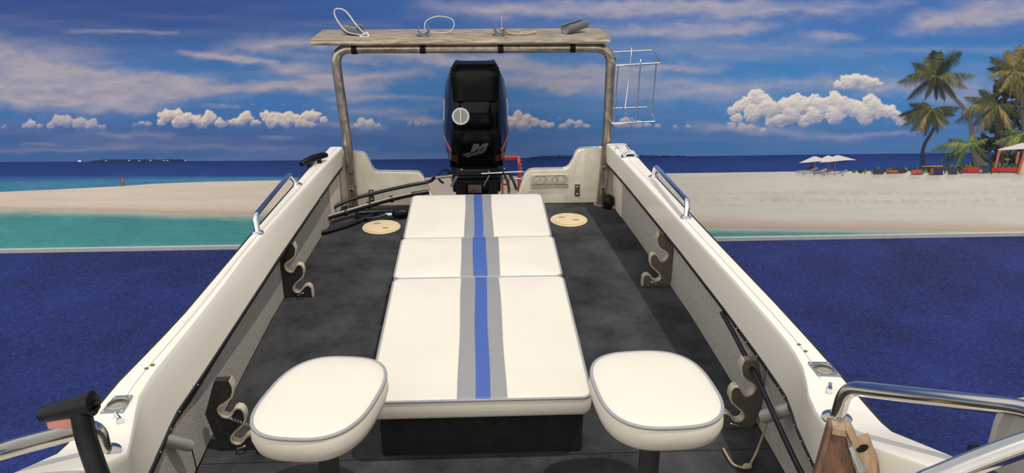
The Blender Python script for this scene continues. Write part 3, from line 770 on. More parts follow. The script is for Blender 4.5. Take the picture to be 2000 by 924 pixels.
cushion(3.135, 3.585, .358, .195, .253, .170, .060, .010, 'short middle cushion', boff=-.002)
pad(-.006, 3.36, .362, .22, .176, .205, .03, .008, 0).build('under_cushion', 'vinyl', lounge, smooth=60)
cushion(2.21, 3.135, .358, .178, .252, .158, .047, .006, 'long front cushion', boff=.002, cx=-.004)

# ------------------------------------------------------------------ stools
def stool(cx, cy, rot, hx, hy, label, e=2.7, skew=0.):
    t = thing('stool_seat', (cx, cy, 0), label, 'stool', 'white stool seats')
    def ring(d, z):
        out = []
        for i in range(64):
            a = i*2*PI/64; ca, sa = math.cos(a), math.sin(a)
            x = (hx-d)*math.copysign(abs(ca)**(2/e), ca); y = (hy-d)*math.copysign(abs(sa)**(2/e), sa)
            x, y = x+skew*y, y
            out.append((cx+x*math.cos(rot)-y*math.sin(rot), cy+x*math.sin(rot)+y*math.cos(rot), z))
        return out
    Z1 = .447; Z0 = .362
    R = [ring(.05, Z0), ring(.012, Z0+.002), ring(.002, Z0+.012), ring(-.006, Z0+.04), ring(-.003, Z1-.012), ring(.002, Z1-.002)]
    for d, z in ((.008, .006), (.03, .011), (.07, .016), (.11, .018), (.15, .019)): R.append(ring(d, Z1+z-.004))
    c = MB().rings(R).build('cushion', 'vinyl', t, smooth=60)
    MB().tube(ring(.0, Z1-.004), .0055, 7, closed=True).build('piping', 'piping', c, smooth=60)
    MB().lathe([(0, .34), (.10, .34), (.10, .366), (0, .366)], (cx, cy, 0)).build('seat_plate', 'alu', t)
    MB().lathe([(0, .008), (.03, .008), (.03, .345), (0, .345)], (cx, cy, 0)).build('pedestal', 'pedestal', t, smooth=40)
    MB().lathe([(0, 0), (.10, 0), (.10, .006), (.06, .012), (.034, .03), (0, .03)], (cx, cy, 0)).build('foot_plate', 'alu', t, smooth=40)
stool(.488, 1.955, .04, .166, .196, 'white stool seat with grey piping beside the teak rack', 2.9, -.05)
stool(-.443, 1.955, -.12, .154, .205, 'white stool seat with grey piping nearest the black control lever', 2.8, .10)

# ------------------------------------------------------------------ arch, plank, clips, basket
arch = thing('tube_arch', (0, 4.7, 0), 'tall bent steel tube arch spanning the stern', 'arch')
path = [(-.755, 4.70, .012), (-.762, 4.70, .34), (-.80, 4.70, .96), (.775, 4.70, .955), (.772, 4.70, .36), (.752, 4.70, .012)]
MB().tube(fillet(path, .1, 8), .0285, 16).build('tube', 'oldsteel', arch, smooth=60)
for x in (-.755, .752): MB().lathe([(0, 0), (.045, 0), (.045, .006), (.034, .012), (0, .012)], (x, 4.70, 0)).build('foot_flange', 'oldsteel', arch)
for x, z in ((-.757, .235), (-.757, .125), (.757, .245), (.757, .115)):
    MB().cyl((x, 4.685, z), (x, 4.664, z), .012, .010, 10).build('bolt', 'chrome', arch, smooth=40)
for x in (-.685, -.30, .14, .55):
    MB().tube([(x-.016, 4.70, .958), (x+.016, 4.70, .958)], .031, 16).build('clamp', 'satin', arch, smooth=60)
plank = MB()
pr = [(4.615, .990), (4.61, 1.0), (4.625, 1.017), (4.70, 1.022), (5.03, 1.020), (5.05, 1.012), (5.05, .992), (4.66, .987)]
plank.prism(pr, -.912, .752, 'yz')
tag(plank.build('shelf_plank', 'plank', smooth=40), 'long weathered grey plank lying along the top of the steel arch', 'plank')
def clip(c, ang, ln, r, label, tilt=0., open_up=.3):
    t = thing('rod_clip', (c[0], c[1], 1.021), label, 'rod clip', 'rod clips on the plank')
    ax = Vector((math.cos(ang), math.sin(ang), tilt)).normalized(); sd = Vector((0, 0, 1)).cross(ax).normalized(); up = ax.cross(sd)
    R = []
    for k in range(9):
        s = -ln/2+ln*k/8; ring = []
        a0 = -PI/2-2.2; a1 = -PI/2+2.2
        A = [a0+(a1-a0)*i/18 for i in range(19)]
        for rr, AA in ((r, A), (r-.006, A[::-1])):
            for a in AA: ring.append(Vector((c[0], c[1], c[2]))+ax*s+sd*(rr*math.cos(a))+up*(rr*math.sin(a)))
        R.append(ring)
    MB().rings(R).build('shell', 'pvc', t, smooth=50)
    return t
c1 = clip((-.70, 4.80, 1.058), -.75, .13, .033, 'grey rod clip with a tall loop of white cord at the plank end', .0)
MB().tube(spline([(-.655, 4.73, 1.03), (-.74, 4.79, 1.045), (-.80, 4.83, 1.12), (-.795, 4.84, 1.16), (-.74, 4.83, 1.15), (-.68, 4.79, 1.08), (-.63, 4.76, 1.03)], 7), .004, 7).build('cord', 'cord', c1, smooth=60)
MB().tube(spline([(-.63, 4.76, 1.035), (-.615, 4.74, 1.04), (-.60, 4.69, 1.026), (-.64, 4.68, 1.026), (-.645, 4.71, 1.03), (-.62, 4.74, 1.035)], 6), .005, 7).build('knotted_cord', 'cord', c1, smooth=60)
c2 = clip((-.295, 4.75, 1.055), PI/2+.1, .10, .034, 'grey rod clip with a wide thin cord loop beside it', 0)
MB().tube(spline([(-.29, 4.79, 1.04), (-.285, 4.82, 1.09), (-.22, 4.85, 1.115), (-.14, 4.86, 1.10), (-.125, 4.85, 1.06), (-.16, 4.83, 1.028), (-.24, 4.80, 1.03), (-.28, 4.78, 1.04)], 7), .0028, 7).build('cord', 'cord', c2, smooth=60)
c3 = clip((.138, 4.75, 1.054), PI/2-.1, .10, .033, 'grey rod clip with tan rope trailing along the plank', 0)
MB().tube(spline([(.15, 4.77, 1.05), (.19, 4.75, 1.03), (.24, 4.73, 1.027), (.29, 4.745, 1.027), (.335, 4.78, 1.03)], 7), .006, 7).build('rope', 'rope', c3, smooth=60)
for p in ((.15, 4.765, 1.05), (.262, 4.735, 1.029), (.337, 4.775, 1.032)): MB().ball(p, .011, (1.3, 1, .9)).build('knot', 'rope', c3, smooth=60)
MB().tube([(.15, 4.77, 1.06), (.148, 4.775, 1.13)], .0015, 6).build('line_end', 'cord', c3)
clip((.575, 4.82, 1.064), .72, .17, .034, 'large bare grey rod clip at the wire basket end', .12)

bk = thing('wire_basket', (.91, 4.72, .53), 'open chrome wire basket hooked on the arch post', 'basket')
w = .0052
top = [(.797, 4.85, .904), (1.046, 4.85, .914), (1.043, 4.60, .883), (.787, 4.60, .871)]
bot = [(.795, 4.85, .566), (1.037, 4.85, .573), (1.037, 4.60, .545), (.777, 4.60, .537)]
MB().tube(fillet(top+[top[0]], .012, 4), w, 8).build('top_ring', 'chrome', bk, smooth=60)
MB().tube(fillet(bot+[bot[0]], .012, 4), w, 8).build('bottom_ring', 'chrome', bk, smooth=60)
for i, (a, b) in enumerate((((.80, 4.70, .892), (.79, 4.70, .553)), ((.805, 4.615, .876), (.793, 4.615, .54)), ((1.044, 4.72, .90), (1.037, 4.72, .56)))):
    MB().tube([a, b], w*.8, 8).build('wire', 'chrome', bk, smooth=60)
MB().tube(spline([(.908, 4.862, .905), (.912, 4.856, .925), (.918, 4.844, .905), (.907, 4.83, .72), (.892, 4.81, .57), (.897, 4.80, .545), (.915, 4.66, .528), (.915, 4.604, .505), (.916, 4.594, .52), (.922, 4.594, .72), (.925, 4.592, .88), (.926, 4.598, .902), (.928, 4.607, .88)], 6), w*.8, 8).build('hooked_wire', 'chrome', bk, smooth=60)
MB().box(.788, .80, 4.69, 4.71, .54, .90, .003).build('mounting_strip', 'satin', bk)
MB().box(.772, .794, 4.685, 4.715, .56, .59, .003).build('mounting_bracket', 'oldsteel', bk)

# ------------------------------------------------------------------ rails
def rail(name, pts, r, label, cat, feet, group, fr=.05, m='chrome'):
    t = thing(name, feet[0], label, cat, group)
    MB().tube(fillet(pts, fr, 7), r, 14).build('tube', m, t, smooth=60)
    for f in feet:
        MB().lathe([(0, 0), (r*2., 0), (r*2., .004), (r*1.25, .010), (0, .010)], f, 20).build('base', m, t, smooth=40)
rail('grab_rail', [(.903, 3.98, .41), (.905, 3.95, .475), (.928, 3.375, .487), (.922, 3.362, .424)], .0125, 'short steel grab rail on the gunwale against the printed sand', 'grab rail', [(.903, 3.98, .408), (.922, 3.362, .418)], 'short stern grab rails')
rail('grab_rail', [(-.905, 3.93, .41), (-.928, 3.90, .475), (-.945, 3.275, .487), (-.938, 3.258, .424)], .0125, 'short steel grab rail on the gunwale beside the turquoise lagoon', 'grab rail', [(-.905, 3.93, .408), (-.938, 3.258, .418)], 'short stern grab rails')
rail('hand_rail', [(.937, 1.779, .447), (.945, 1.775, .545), (1.10, 1.357, .757), (1.16, .9, .90), (1.1, .5, .93), (1.0, .3, .70)], .0195, 'long steel hand rail sloping forward above the teak rack', 'hand rail', [(.937, 1.779, .446)], 'forward hand rails', .045, 'steel')
rail('hand_rail', [(-.925, 1.692, .462), (-.93, 1.70, .538), (-1.055, 1.52, .598), (-1.14, 1.0, .80), (-1.1, .5, .9), (-1.0, .3, .70)], .0205, 'long steel hand rail passing behind the black control lever', 'hand rail', [(-.925, 1.692, .46)], 'forward hand rails', .04, 'steel')
wr_ = thing('windscreen_rail', (.97, 1.19, .64), 'thick steel windscreen tube in the corner below the hand rail', 'windscreen rail')
MB().tube(spline([(.70, 1.12, .66), (.79, 1.18, .705), (.853, 1.192, .732), (1.005, 1.206, .786), (1.12, 1.20, .82), (1.17, 1.12, .80), (1.02, .95, .66)], 8), .023, 16).build('tube', 'steel', wr_, smooth=60)
wp = thing('side_plate', (1.06, 1.33, .6), 'grey rounded plastic plate standing behind the thick steel tube', 'plate')
wp_m = MB(); o2 = rrect(1.17, .665, .10, .095, .055)
wp_m.prism(o2, 1.38, 1.395).build('panel', 'greyplate', wp, smooth=40, bevel=.003)
MB().box(1.03, 1.06, 1.36, 1.40, .585, .64, .004).build('foot', 'satin', wp)

# ------------------------------------------------------------------ cleats and deck fittings
t = thing('mooring_cleat', (-.885, 4.37, .403), 'black mooring cleat on the gunwale beside the printed sea', 'cleat')
q = [(-.885, 4.37)]
ax = Vector((.52, .85, 0)); cc = Vector((-.884, 4.285, .404)); pts = [cc+ax*d+Vector((0, 0, .034+h)) for d, h in ((-.10, -.004), (-.07, .002), (0, .004), (.07, .002), (.10, -.004))]
MB().tube(pts, [.013, .018, .020, .018, .013], 12).build('bar', 'satin', t, smooth=60)
for d in (-.04, .04):
    p = cc+ax*d; MB().tube([p, p+Vector((0, 0, .034))], .013, 12).build('leg', 'satin', t, smooth=60)
t = thing('fairlead', (.852, 4.37, .403), 'chrome fairlead on the gunwale end near the arch', 'fairlead')
MB().prism(rrect(.852, 4.37, .05, .032, .028), .403, .411, 'xy').build('plate', 'chrome', t, smooth=40)
for dy in (-.017, .017): MB().tube(fillet([(.818, 4.37+dy, .408), (.828, 4.37+dy, .43), (.876, 4.37+dy, .43), (.886, 4.37+dy, .408)], .012), .006, 10).build('horn', 'chrome', t, smooth=60)
MB().prism(rrect(.852, 4.37, .02, .01, .008), .411, .4125, 'xy').build('throat', 'satin', t)
t = thing('deck_eye', (.80, 4.50, .4), 'small pale eye fitting at the stern corner of the gunwale', 'eye fitting')
MB().lathe([(0, 0), (.014, 0), (.014, .005), (.006, .012), (0, .014)], (.80, 4.50, .4), 16).build('base', 'gelworn', t)
MB().tube(fillet([(.792, 4.50, .408), (.795, 4.50, .424), (.805, 4.50, .424), (.808, 4.50, .408)], .006), .003, 8).build('loop', 'alu', t)
t = tag(MB().box(.868, .876, 4.44, 4.60, .399, .4025, .001).build('cover_strip', 'engrave'), 'thin grey cover strip across the gunwale end', 'cover strip')

def rod_holder(c, s, y0, label):
    z = gz(y0)+.0022
    t = thing('rod_holder', (c[0][0], y0, z), label, 'rod holder', 'flush rod holders')
    cx = sum(p[0] for p in c)/4; cy = sum(p[1] for p in c)/4; n = 32
    el = lambda k, h: [(cx+.026*k*math.cos(a), cy+.0255*k*math.sin(a), z+h) for a in [i*2*PI/n for i in range(n)]]
    # cut the opening through the gunwale
    cut = MB().rings([el(1.02, -.12), el(1.02, .05)]).build('cut', 'alu', None, smooth=0)
    g = GUN[s]; bo = g.modifiers.new('hole', 'BOOLEAN'); bo.operation = 'DIFFERENCE'; bo.object = cut; bo.solver = 'EXACT'
    bpy.context.view_layer.update()
    me = bpy.data.meshes.new_from_object(g.evaluated_get(bpy.context.evaluated_depsgraph_get())); g.modifiers.clear(); g.data = me
    bpy.data.objects.remove(cut)
    # plate: from its four-cornered rim in to the round opening
    def edge(a):
        d = Vector((math.cos(a), math.sin(a))); best = 9
        for i in range(4):
            p, q = Vector(c[i])-Vector((cx, cy)), Vector(c[(i+1) % 4])-Vector((cx, cy)); e = q-p; dn = d.x*e.y-d.y*e.x
            if abs(dn) < 1e-9: continue
            u = (p.x*e.y-p.y*e.x)/dn; v = (p.x*d.y-p.y*d.x)/dn
            if u > 0 and -.001 <= v <= 1.001: best = min(best, u)
        return d*best
    angs = sorted([i*2*PI/n for i in range(n)]+[math.atan2(p[1]-cy, p[0]-cx) % (2*PI) for p in c])
    ou = lambda h, k=1.: [(cx+edge(a).x*k, cy+edge(a).y*k, z+h) for a in angs]
    inn = lambda h, k=1.: [(cx+.026*k*math.cos(a), cy+.0255*k*math.sin(a), z+h) for a in angs]
    MB().rings([ou(0), ou(.004), inn(.0045, 1.08), inn(.006, 1.03), inn(.004, .98), inn(-.004, .97), inn(0, 1.0)], loop=True).build('plate', 'alu', t, smooth=30)
    sk = lambda k, h, o: [(cx+.026*k*math.cos(a)+o*s, cy+.0255*k*math.sin(a)+o, z+h) for a in [i*2*PI/n for i in range(n)]]
    MB().rings([sk(.98, -.003, 0), sk(.95, -.03, .006), sk(.9, -.07, .014), sk(.93, -.073, .014), sk(1., -.03, .006), sk(1.01, -.003, 0)], cap0=False, cap1=False, loop=False).rings([sk(.9, -.07, .014), sk(.2, -.069, .014)], cap0=False).build('socket', 'stub', t, smooth=60)
    for p in c: MB().ball((cx+(p[0]-cx)*.82, cy+(p[1]-cy)*.82, z+.0042), .0035, (1, 1, .5)).build('screw', 'chrome', t, smooth=60)
rod_holder([(.972, 2.07), (1.033, 2.066), (1.038, 1.988), (.972, 1.992)], 1, 2.03, 'flush steel rod holder plate beside the sloping hand rail')
rod_holder([(-.964, 1.972), (-1.012, 1.97), (-1.018, 1.888), (-.958, 1.888)], -1, 1.93, 'flush steel rod holder plate behind the black control lever')
def snap(x, y, a, label):
    z = gz(y)+.001
    t = thing('fastener_hook', (x, y, z), label, 'hook', 'small chrome hooks'); ax = Vector((math.cos(a), math.sin(a), 0))
    MB().lathe([(0, 0), (.009, 0), (.008, .006), (.005, .012), (0, .013)], (x, y, z), 14).build('base', 'chrome', t, smooth=40)
    p = Vector((x, y, z+.01)); MB().tube([p-ax*.012, p, p+ax*.03], [.006, .005, .008], 10).build('hook', 'chrome', t, smooth=60)
snap(.978, 1.925, -2., 'small chrome hook beside the rod holder near the teak rack')
snap(-.962, 1.862, -.9, 'small chrome hook beside the rod holder near the control lever')

# ------------------------------------------------------------------ rod racks screwed to the side linings
RK = [(.142, .272), (.093, .274), (.085, .25), (.087, .231), (.094, .211), (.112, .194), (.136, .179), (.144, .168), (.143, .152), (.134, .137), (.12, .13), (.108, .133), (.098, .148), (.09, .162), (.08, .168), (.068, .165), (.06, .150),
      (.06, .125), (.068, .106), (.085, .09), (.102, .074), (.113, .06), (.117, .045), (.112, .032), (.10, .026), (.086, .027), (.076, .038), (.068, .05), (.055, .06), (.042, .061), (.032, .05), (.03, .001), (.15, .001), (.163, .03), (.188, .147)]
def rod_rack(s, y, xin, label, th=.03, k=1.):
    pan = interp(y, SIDE[s]['p'])
    t = thing('rod_rack', (s*xin, y, 0), label, 'rod rack', 'wavy rod racks along the cockpit sides')
    pts = []
    for x, z in RK:
        X = xin+(x-.03)*k; X = min(X, pan-.0005+.004*z/.32); pts.append((s*X, z))
    MB().prism(pts, y+.003, y+th).build('board', 'rackface' if s > 0 else 'rackdark', t, smooth=30)
    # pale edging running along the wavy edge
    edge = pts[1:32]; n = len(edge); R = []
    for i, (x, z) in enumerate(edge):
        a = Vector(edge[max(0, i-1)]); b = Vector(edge[min(n-1, i+1)]); d = (b-a).normalized(); nn = Vector((-d.y, d.x))
        if s > 0: nn = -nn
        o_ = nn*.0035
        R.append([(x+o_.x, y, z+o_.y), (x+o_.x, y+th+.002, z+o_.y), (x-o_.x*.6, y+th+.002, z-o_.y*.6), (x-o_.x*.6, y, z-o_.y*.6)])
    MB().rings(R).build('edge_strip', 'rackedge', t, smooth=50)
    x0 = s*(xin+.035); MB().tube(fillet([(x0, y-.002, .03), (x0, y-.02, .034), (x0+s*.03, y-.02, .022), (x0+s*.03, y-.002, .018)], .01), .0035, 8).build('staple', 'chrome', t, smooth=60)
    return t
rod_rack(1, 3.53, .785, 'wavy carpeted rod rack under the gunwale, farther one on the basket side')
rod_rack(1, 2.37, .83, 'wavy carpeted rod rack partly hidden behind the stool beside the teak rack')
rod_rack(-1, 3.48, .785, 'wavy dark rod rack with two pale hooks, farther one on the hose side')
lr = rod_rack(-1, 2.315, .755, 'wavy dark rod rack with a rotten edge beside the stool near the lever')
k = MB()
for i in range(9): k.ball((-.735+.012*i*.9, 2.305+.006*math.sin(i*2.1), .03+.022*math.sin(i*.9)+.008*(i % 3)), .019, (1, 1, .9))
k.build('rotten_wood', 'dirty', lr, smooth=60)
MB().tube([(-.846+.0045*i*.5+.0*i, 2.312+.004*math.cos(i*1.57), .140-.0022*i*.5+.004*math.sin(i*1.57)) for i in range(40)], .0016, 6).build('spring', 'chrome', lr, smooth=60)

# steel stubs of the rod holders below the coaming, with cords
for s, y, x, r, lab in ((1, 2.14, .97, .023, 'steel tube stub below the edging with a knotted rope'), (-1, 2.065, .94, .0185, 'steel tube stub below the edging near the control lever')):
    t = thing('tube_stub', (s*x, y, .17), lab, 'tube stub', 'tube stubs')
    a, b = Vector((s*(x-.005), y-.03, .255)), Vector((s*(x-.06 if s > 0 else x-.045), y+.045, .175)); d = (b-a).normalized()
    MB().tube([a, b], r, 18).build('tube', 'stub', t, smooth=60)
    MB().tube([b-d*.002, b+d*.001], r*.85, 18).build('bore', 'satin', t, smooth=60)
rp_ = thing('knotted_rope', (.86, 2.18, 0), 'thin tan rope hanging from the tube stub with a knot on the deck', 'rope')
MB().tube(spline([(.925, 2.185, .175), (.922, 2.20, .10), (.915, 2.212, .03), (.895, 2.19, .008), (.861, 2.145, .008), (.835, 2.15, .008), (.817, 2.17, .008), (.81, 2.245, .009)], 8), .0042, 8).build('line', 'rope', rp_, smooth=60)
MB().ball((.861, 2.147, .011), .011, (1.5, 1, .9)).build('knot', 'rope', rp_, smooth=60)
tag(MB().tube(spline([(-.893, 2.12, .166), (-.893, 2.13, .08), (-.892, 2.12, .004)], 6), .0022, 6).build('thin_cord', 'rub', smooth=60), 'thin dark cord hanging straight from the tube stub near the lever', 'cord')
tag(MB().tube(spline([(.925, 2.75, .258), (.926, 2.58, .250), (.919, 2.27, .236), (.902, 2.02, .232), (.885, 1.80, .240), (.885, 1.5, .25)], 8), .0085, 10).build('control_cable', 'rubber', smooth=60), 'black control cable sagging below the edging on the teak rack side', 'cable')

# ------------------------------------------------------------------ hoses in the stern corner
st = thing('steering_cable', (-.5, 4.6, 0), 'thick black steering cable arching from the side to the motor', 'cable')
MB().tube(spline([(-.985, 4.30, .02), (-.93, 4.45, .035), (-.80, 4.60, .075), (-.62, 4.66, .11), (-.42, 4.69, .145), (-.30, 4.73, .155), (-.27, 4.80, .155)], 8), .0105, 12).build('sheath', 'rubber', st, smooth=60)
MB().tube([(-.285, 4.80, .155), (-.16, 4.84, .155)], .011, 12).build('ferrule', 'oldsteel', st, smooth=60)
hn = thing('wiring_loom', (-.7, 4.5, 0), 'black wiring loom with a white wire lying along the transom foot', 'wiring')
lp = [(-.975, 4.27, .03), (-.88, 4.42, .04), (-.78, 4.51, .045), (-.65, 4.60, .055), (-.52, 4.65, .075), (-.40, 4.67, .095), (-.30, 4.70, .10)]
MB().tube(spline(lp, 8), .015, 10).build('loom', 'rubber', hn, smooth=60)
MB().tube(spline([(x-.004, y-.012, z+.012) for x, y, z in lp[:6]], 8), .0045, 8).build('white_wire', 'cord', hn, smooth=60)
for q in (1, 2, 3, 4):
    p = Vector(lp[q]); MB().tube([p-Vector((.006, .004, 0)), p+Vector((.006, .004, 0))], .0215, 12).build('cable_tie', 'rub', hn, smooth=60)
fl = thing('fuel_hose', (-.6, 4.5, 0), 'black fuel hose loop with a rubber primer bulb behind the deck plate', 'hose')
MB().tube(spline([(-.535, 4.50, .03), (-.60, 4.475, .022), (-.66, 4.475, .02), (-.70, 4.50, .02), (-.715, 4.545, .025), (-.67, 4.56, .024), (-.58, 4.575, .024), (-.48, 4.565, .026), (-.42, 4.545, .032), (-.405, 4.51, .03)], 8), .010, 10).build('hose', 'rubber', fl, smooth=60)
MB().tube([(-.545, 4.502, .03), (-.505, 4.508, .03)], .0125, 12).build('connector', 'chrome', fl, smooth=60)
MB().tube([(-.508, 4.507, .032), (-.49, 4.510, .034), (-.46, 4.512, .036), (-.425, 4.512, .034), (-.405, 4.51, .032)], [.012, .024, .030, .024, .011], 16).build('primer_bulb', 'satin', fl, smooth=60)
tag(MB().tube(spline([(-.955, 4.20, .02), (-.87, 4.27, .016), (-.78, 4.35, .014), (-.70, 4.44, .014), (-.64, 4.52, .014), (-.60, 4.64, .014)], 8), .0125, 10).build('drain_hose', 'rubber', smooth=60), 'black hose lying flat on the deck along the side lining', 'hose')
wc = thing('wire_coil', (.845, 4.62, .0), 'small coil of pale wire in the stern corner below the basket', 'wire coil')
for q in range(3):
    MB().tube([(.832+.032*math.cos(a)+.004*q, 4.63+.02*math.sin(a), .033+.026*math.sin(a+.6)+.006*q) for a in [i*2*PI/20 for i in range(20)]], .003, 6, closed=True).build('loop', 'rope', wc, smooth=60)
MB().tube(spline([(.82, 4.655, .02), (.825, 4.665, .09), (.83, 4.668, .14)], 5), .003, 6).build('tail', 'rope', wc, smooth=60)
tag(MB().lathe([(0, 0), (.03, 0), (.034, .03), (.03, .07), (.012, .085), (0, .086)], (.79, 4.64, .0), 18).build('rubber_bung', 'satin', smooth=50), 'small black rubber bung standing behind the arch foot', 'bung')

# ------------------------------------------------------------------ outboard motor
mo = thing('outboard_motor', (-.008, 5.1, FLOOR), 'black and navy outboard motor with a white round cap hung on the transom', 'outboard motor')
CX = -.008
def sq(cx, y0, y1, hw, z, e=3.2, n=48, front=None):
    """superellipse ring; y0 front, y1 back"""
    out = []; cy, hy = (y0+y1)/2, (y1-y0)/2
    for i in range(n):
        a = i*2*PI/n; ca, sa = math.cos(a), math.sin(a)
        yy = cy+hy*math.copysign(abs(sa)**(2/e), sa)
        out.append((cx+hw*math.copysign(abs(ca)**(2/e), ca), yy, z-.17*max(0, yy-4.97)*max(0, min(1, (z-.45)/.3))))
    return out
prof = [(.172, 4.985, 5.50, .172), (.20, 4.965, 5.53, .186), (.27, 4.955, 5.56, .203), (.36, 4.955, 5.58, .210), (.46, 4.962, 5.58, .208), (.56, 4.97, 5.57, .203), (.65, 4.975, 5.56, .196), (.72, 4.985, 5.54, .183), (.765, 5.0, 5.52, .163), (.79, 5.02, 5.49, .140), (.80, 5.06, 5.44, .10)]
MB().rings([sq(CX, a, b, w, z, 3.4) for z, a, b, w in prof]).build('cowl', 'navy', mo, smooth=60)
# raised black front: sloping top bonnet, upper and lower panels, chin
def patch(rows, name, m, par, thick=.03, seg=12, crown=.010):
    """rows of (half width, y, z): a curved front facing the bow"""
    R = []
    for hw, y, z in rows:
        r = [(CX+hw*(2*i/seg-1), y+crown*((2*i/seg-1)**4)*2+ (.012 if i in (0, seg) else 0), z) for i in range(seg+1)]
        R.append(r+[(p[0], p[1]+thick, p[2]) for p in reversed(r)])
    return MB().rings(R).build(name, m, par, smooth=35)
bon = patch([(.158, 4.972, .742), (.150, 4.974, .765), (.142, 4.984, .79), (.128, 5.00, .812), (.122, 5.04, .817), (.114, 5.15, .80), (.10, 5.32, .765)], 'air_intake_cover', 'satin', mo, .05)
for s in (-1, 1):
    for q in range(3):
        z = .752+q*.018; MB().box(CX+s*(.138-q*.004)-.018, CX+s*(.138-q*.004)+.018, 4.968+q*.006, 4.99+q*.006, z, z+.008, .002).build('intake_slot', 'black', bon)
patch([(.140, 4.957, .595), (.143, 4.963, .65), (.146, 4.967, .70), (.150, 4.972, .742)], 'upper_panel', 'black', mo, .03)
lowp = patch([(.138, 4.938, .418), (.141, 4.936, .43), (.142, 4.936, .50), (.141, 4.940, .585), (.139, 4.950, .598)], 'lower_panel', 'black', mo, .04)
patch([(.170, 4.95, .172), (.163, 4.938, .21), (.155, 4.932, .28), (.148, 4.934, .36), (.143, 4.94, .415)], 'chin_panel', 'black', mo, .05)
cp = MB().lathe([(0, 0), (.053, 0), (.054, .006), (.050, .010), (.043, .010), (.041, .004), (0, .004)], (-.100, 4.938, .507), 40, (0, -1, .05)).build('filler_cap', 'cap', mo, smooth=40)
MB().lathe([(0, .0045), (.0405, .0045), (.0405, .0055), (0, .0055)], (-.100, 4.938, .507), 40, (0, -1, .05)).build('dish', 'capdark', cp)
MB().box(-.1045, -.0955, 4.925, 4.934, .464, .55, .002).build('grip_bar', 'cap', cp)
# emblem on the chin: slanted letter over two wave strokes, drawn in 1350-wide crop units
def emb(pts, y=4.9305):
    k = .125/427; return [(-.013+(x-600)*k*1.36, .290-(v-455)*k*1.42) for x, v in pts]
lg = MB()
def yfront(z): return np.interp(z, [.172, .21, .28, .36, .415], [4.95, 4.938, 4.932, 4.934, 4.94])
def plate(pts):
    P = emb(pts); n = len(P)
    lg.add([(x, yfront(z)-.0015, z) for x, z in P]+[(x, yfront(z)+.004, z) for x, z in P], [tuple(range(n)), tuple(range(2*n-1, n-1, -1))]+[(i, i+n, (i+1) % n+n, (i+1) % n) for i in range(n)])
plate([(570, 355), (655, 352), (664, 410), (590, 470), (515, 487)]); plate([(664, 410), (728, 348), (815, 346), (745, 388), (660, 455), (640, 455)]); plate([(745, 388), (815, 346), (778, 415), (715, 447), (700, 447)])
def wave(up, lo): plate(up+lo)
wave([(388, 525), (430, 504), (478, 487), (530, 498)], [(520, 508), (470, 518), (430, 540)]); wave([(530, 498), (590, 488), (640, 462), (690, 456)], [(660, 476), (600, 505), (520, 508)]); wave([(690, 456), (735, 445), (780, 420), (762, 462)], [(700, 470), (660, 476)])
wave([(436, 545), (480, 525), (540, 514), (560, 530)], [(510, 556), (470, 564)]); wave([(540, 514), (600, 512), (650, 485), (690, 478)], [(660, 505), (620, 530), (560, 530)]); wave([(690, 478), (748, 470), (720, 495)], [(690, 512), (660, 505)])
lg.build('emblem', 'logo', mo, smooth=0)
def side_pt(a, z):
    """a point of the cowl surface: a = angle from the bow direction"""
    zz = [p[0] for p in prof]; y0 = np.interp(z, zz, [p[1] for p in prof]); y1 = np.interp(z, zz, [p[2] for p in prof]); hw = np.interp(z, zz, [p[3] for p in prof])
    ca, sa = math.sin(a), -math.cos(a); e = 3.4
    return Vector((CX+(hw+.001)*math.copysign(abs(ca)**(2/e), ca), (y0+y1)/2+((y1-y0)/2+.001)*math.copysign(abs(sa)**(2/e), sa), z))
for s in (-1, 1):
    for q, m in ((0, 'redstripe'), (1, 'whitestripe'), (2, 'redstripe'), (3, 'redstripe')):
        pts = [side_pt(s*a, z) for a, z in [(1.45-.1*i, .40-.012*q-.135*(i/9)**.8+.0*q) for i in range(10)]]
        pts = spline(pts, 4)
        pts += [Vector((CX+s*x, 4.932+.0*x, .252-.012*q+.004*(x < .13))) for x in (.150, .135, .12)] if False else []
        MB().tube(pts, .0017 if m == 'redstripe' else .0012, 6).build('pinstripe', m, mo, smooth=60)
    for q in range(4):
        MB().tube([(CX+s*.160, 4.940, .262-.010*q), (CX+s*.148, 4.934, .256-.010*q), (CX+s*.118, 4.930, .252-.010*q)], .0011, 5).build('pinstripe', 'redstripe', mo)
# side lettering: white block strokes wrapping the flank
for s in (-1, 1):
    k = MB()
    for i, (z0, z1) in enumerate(((.44, .47), (.475, .50), (.505, .535), (.54, .57))):
        for a in (1.22, 1.32):
            k.tube([side_pt(s*a, z0), side_pt(s*(a+.02), z1)], .0016, 6)
        k.tube([side_pt(s*1.22, z0), side_pt(s*1.34, z0)], .0014, 6)
    k.build('lettering', 'whitestripe', mo, smooth=60)
MB().rings([sq(CX, 4.94, 5.50, .176, .166, 3.2), sq(CX, 4.935, 5.51, .181, .174, 3.2), sq(CX, 4.945, 5.50, .178, .18, 3.2)]).build('cowl_seam', 'satin', mo, smooth=60)
MB().rings([sq(CX, 4.93, 5.48, .168, .168, 3.2), sq(CX, 4.90, 5.46, .172, .12, 3.2), sq(CX, 4.86, 5.42, .168, .06, 3), sq(CX, 4.86, 5.36, .14, -.02, 3)]).build('lower_cowl', 'satin', mo, smooth=50)
MB().rings([sq(CX, 4.98, 5.32, .11, 0, 2.6), sq(CX, 5.0, 5.28, .075, -.2, 2.4), sq(CX, 5.02, 5.24, .05, -.42, 2.2), sq(CX, 5.0, 5.26, .04, -.5, 2.2)]).build('midsection', 'satin', mo, smooth=60)
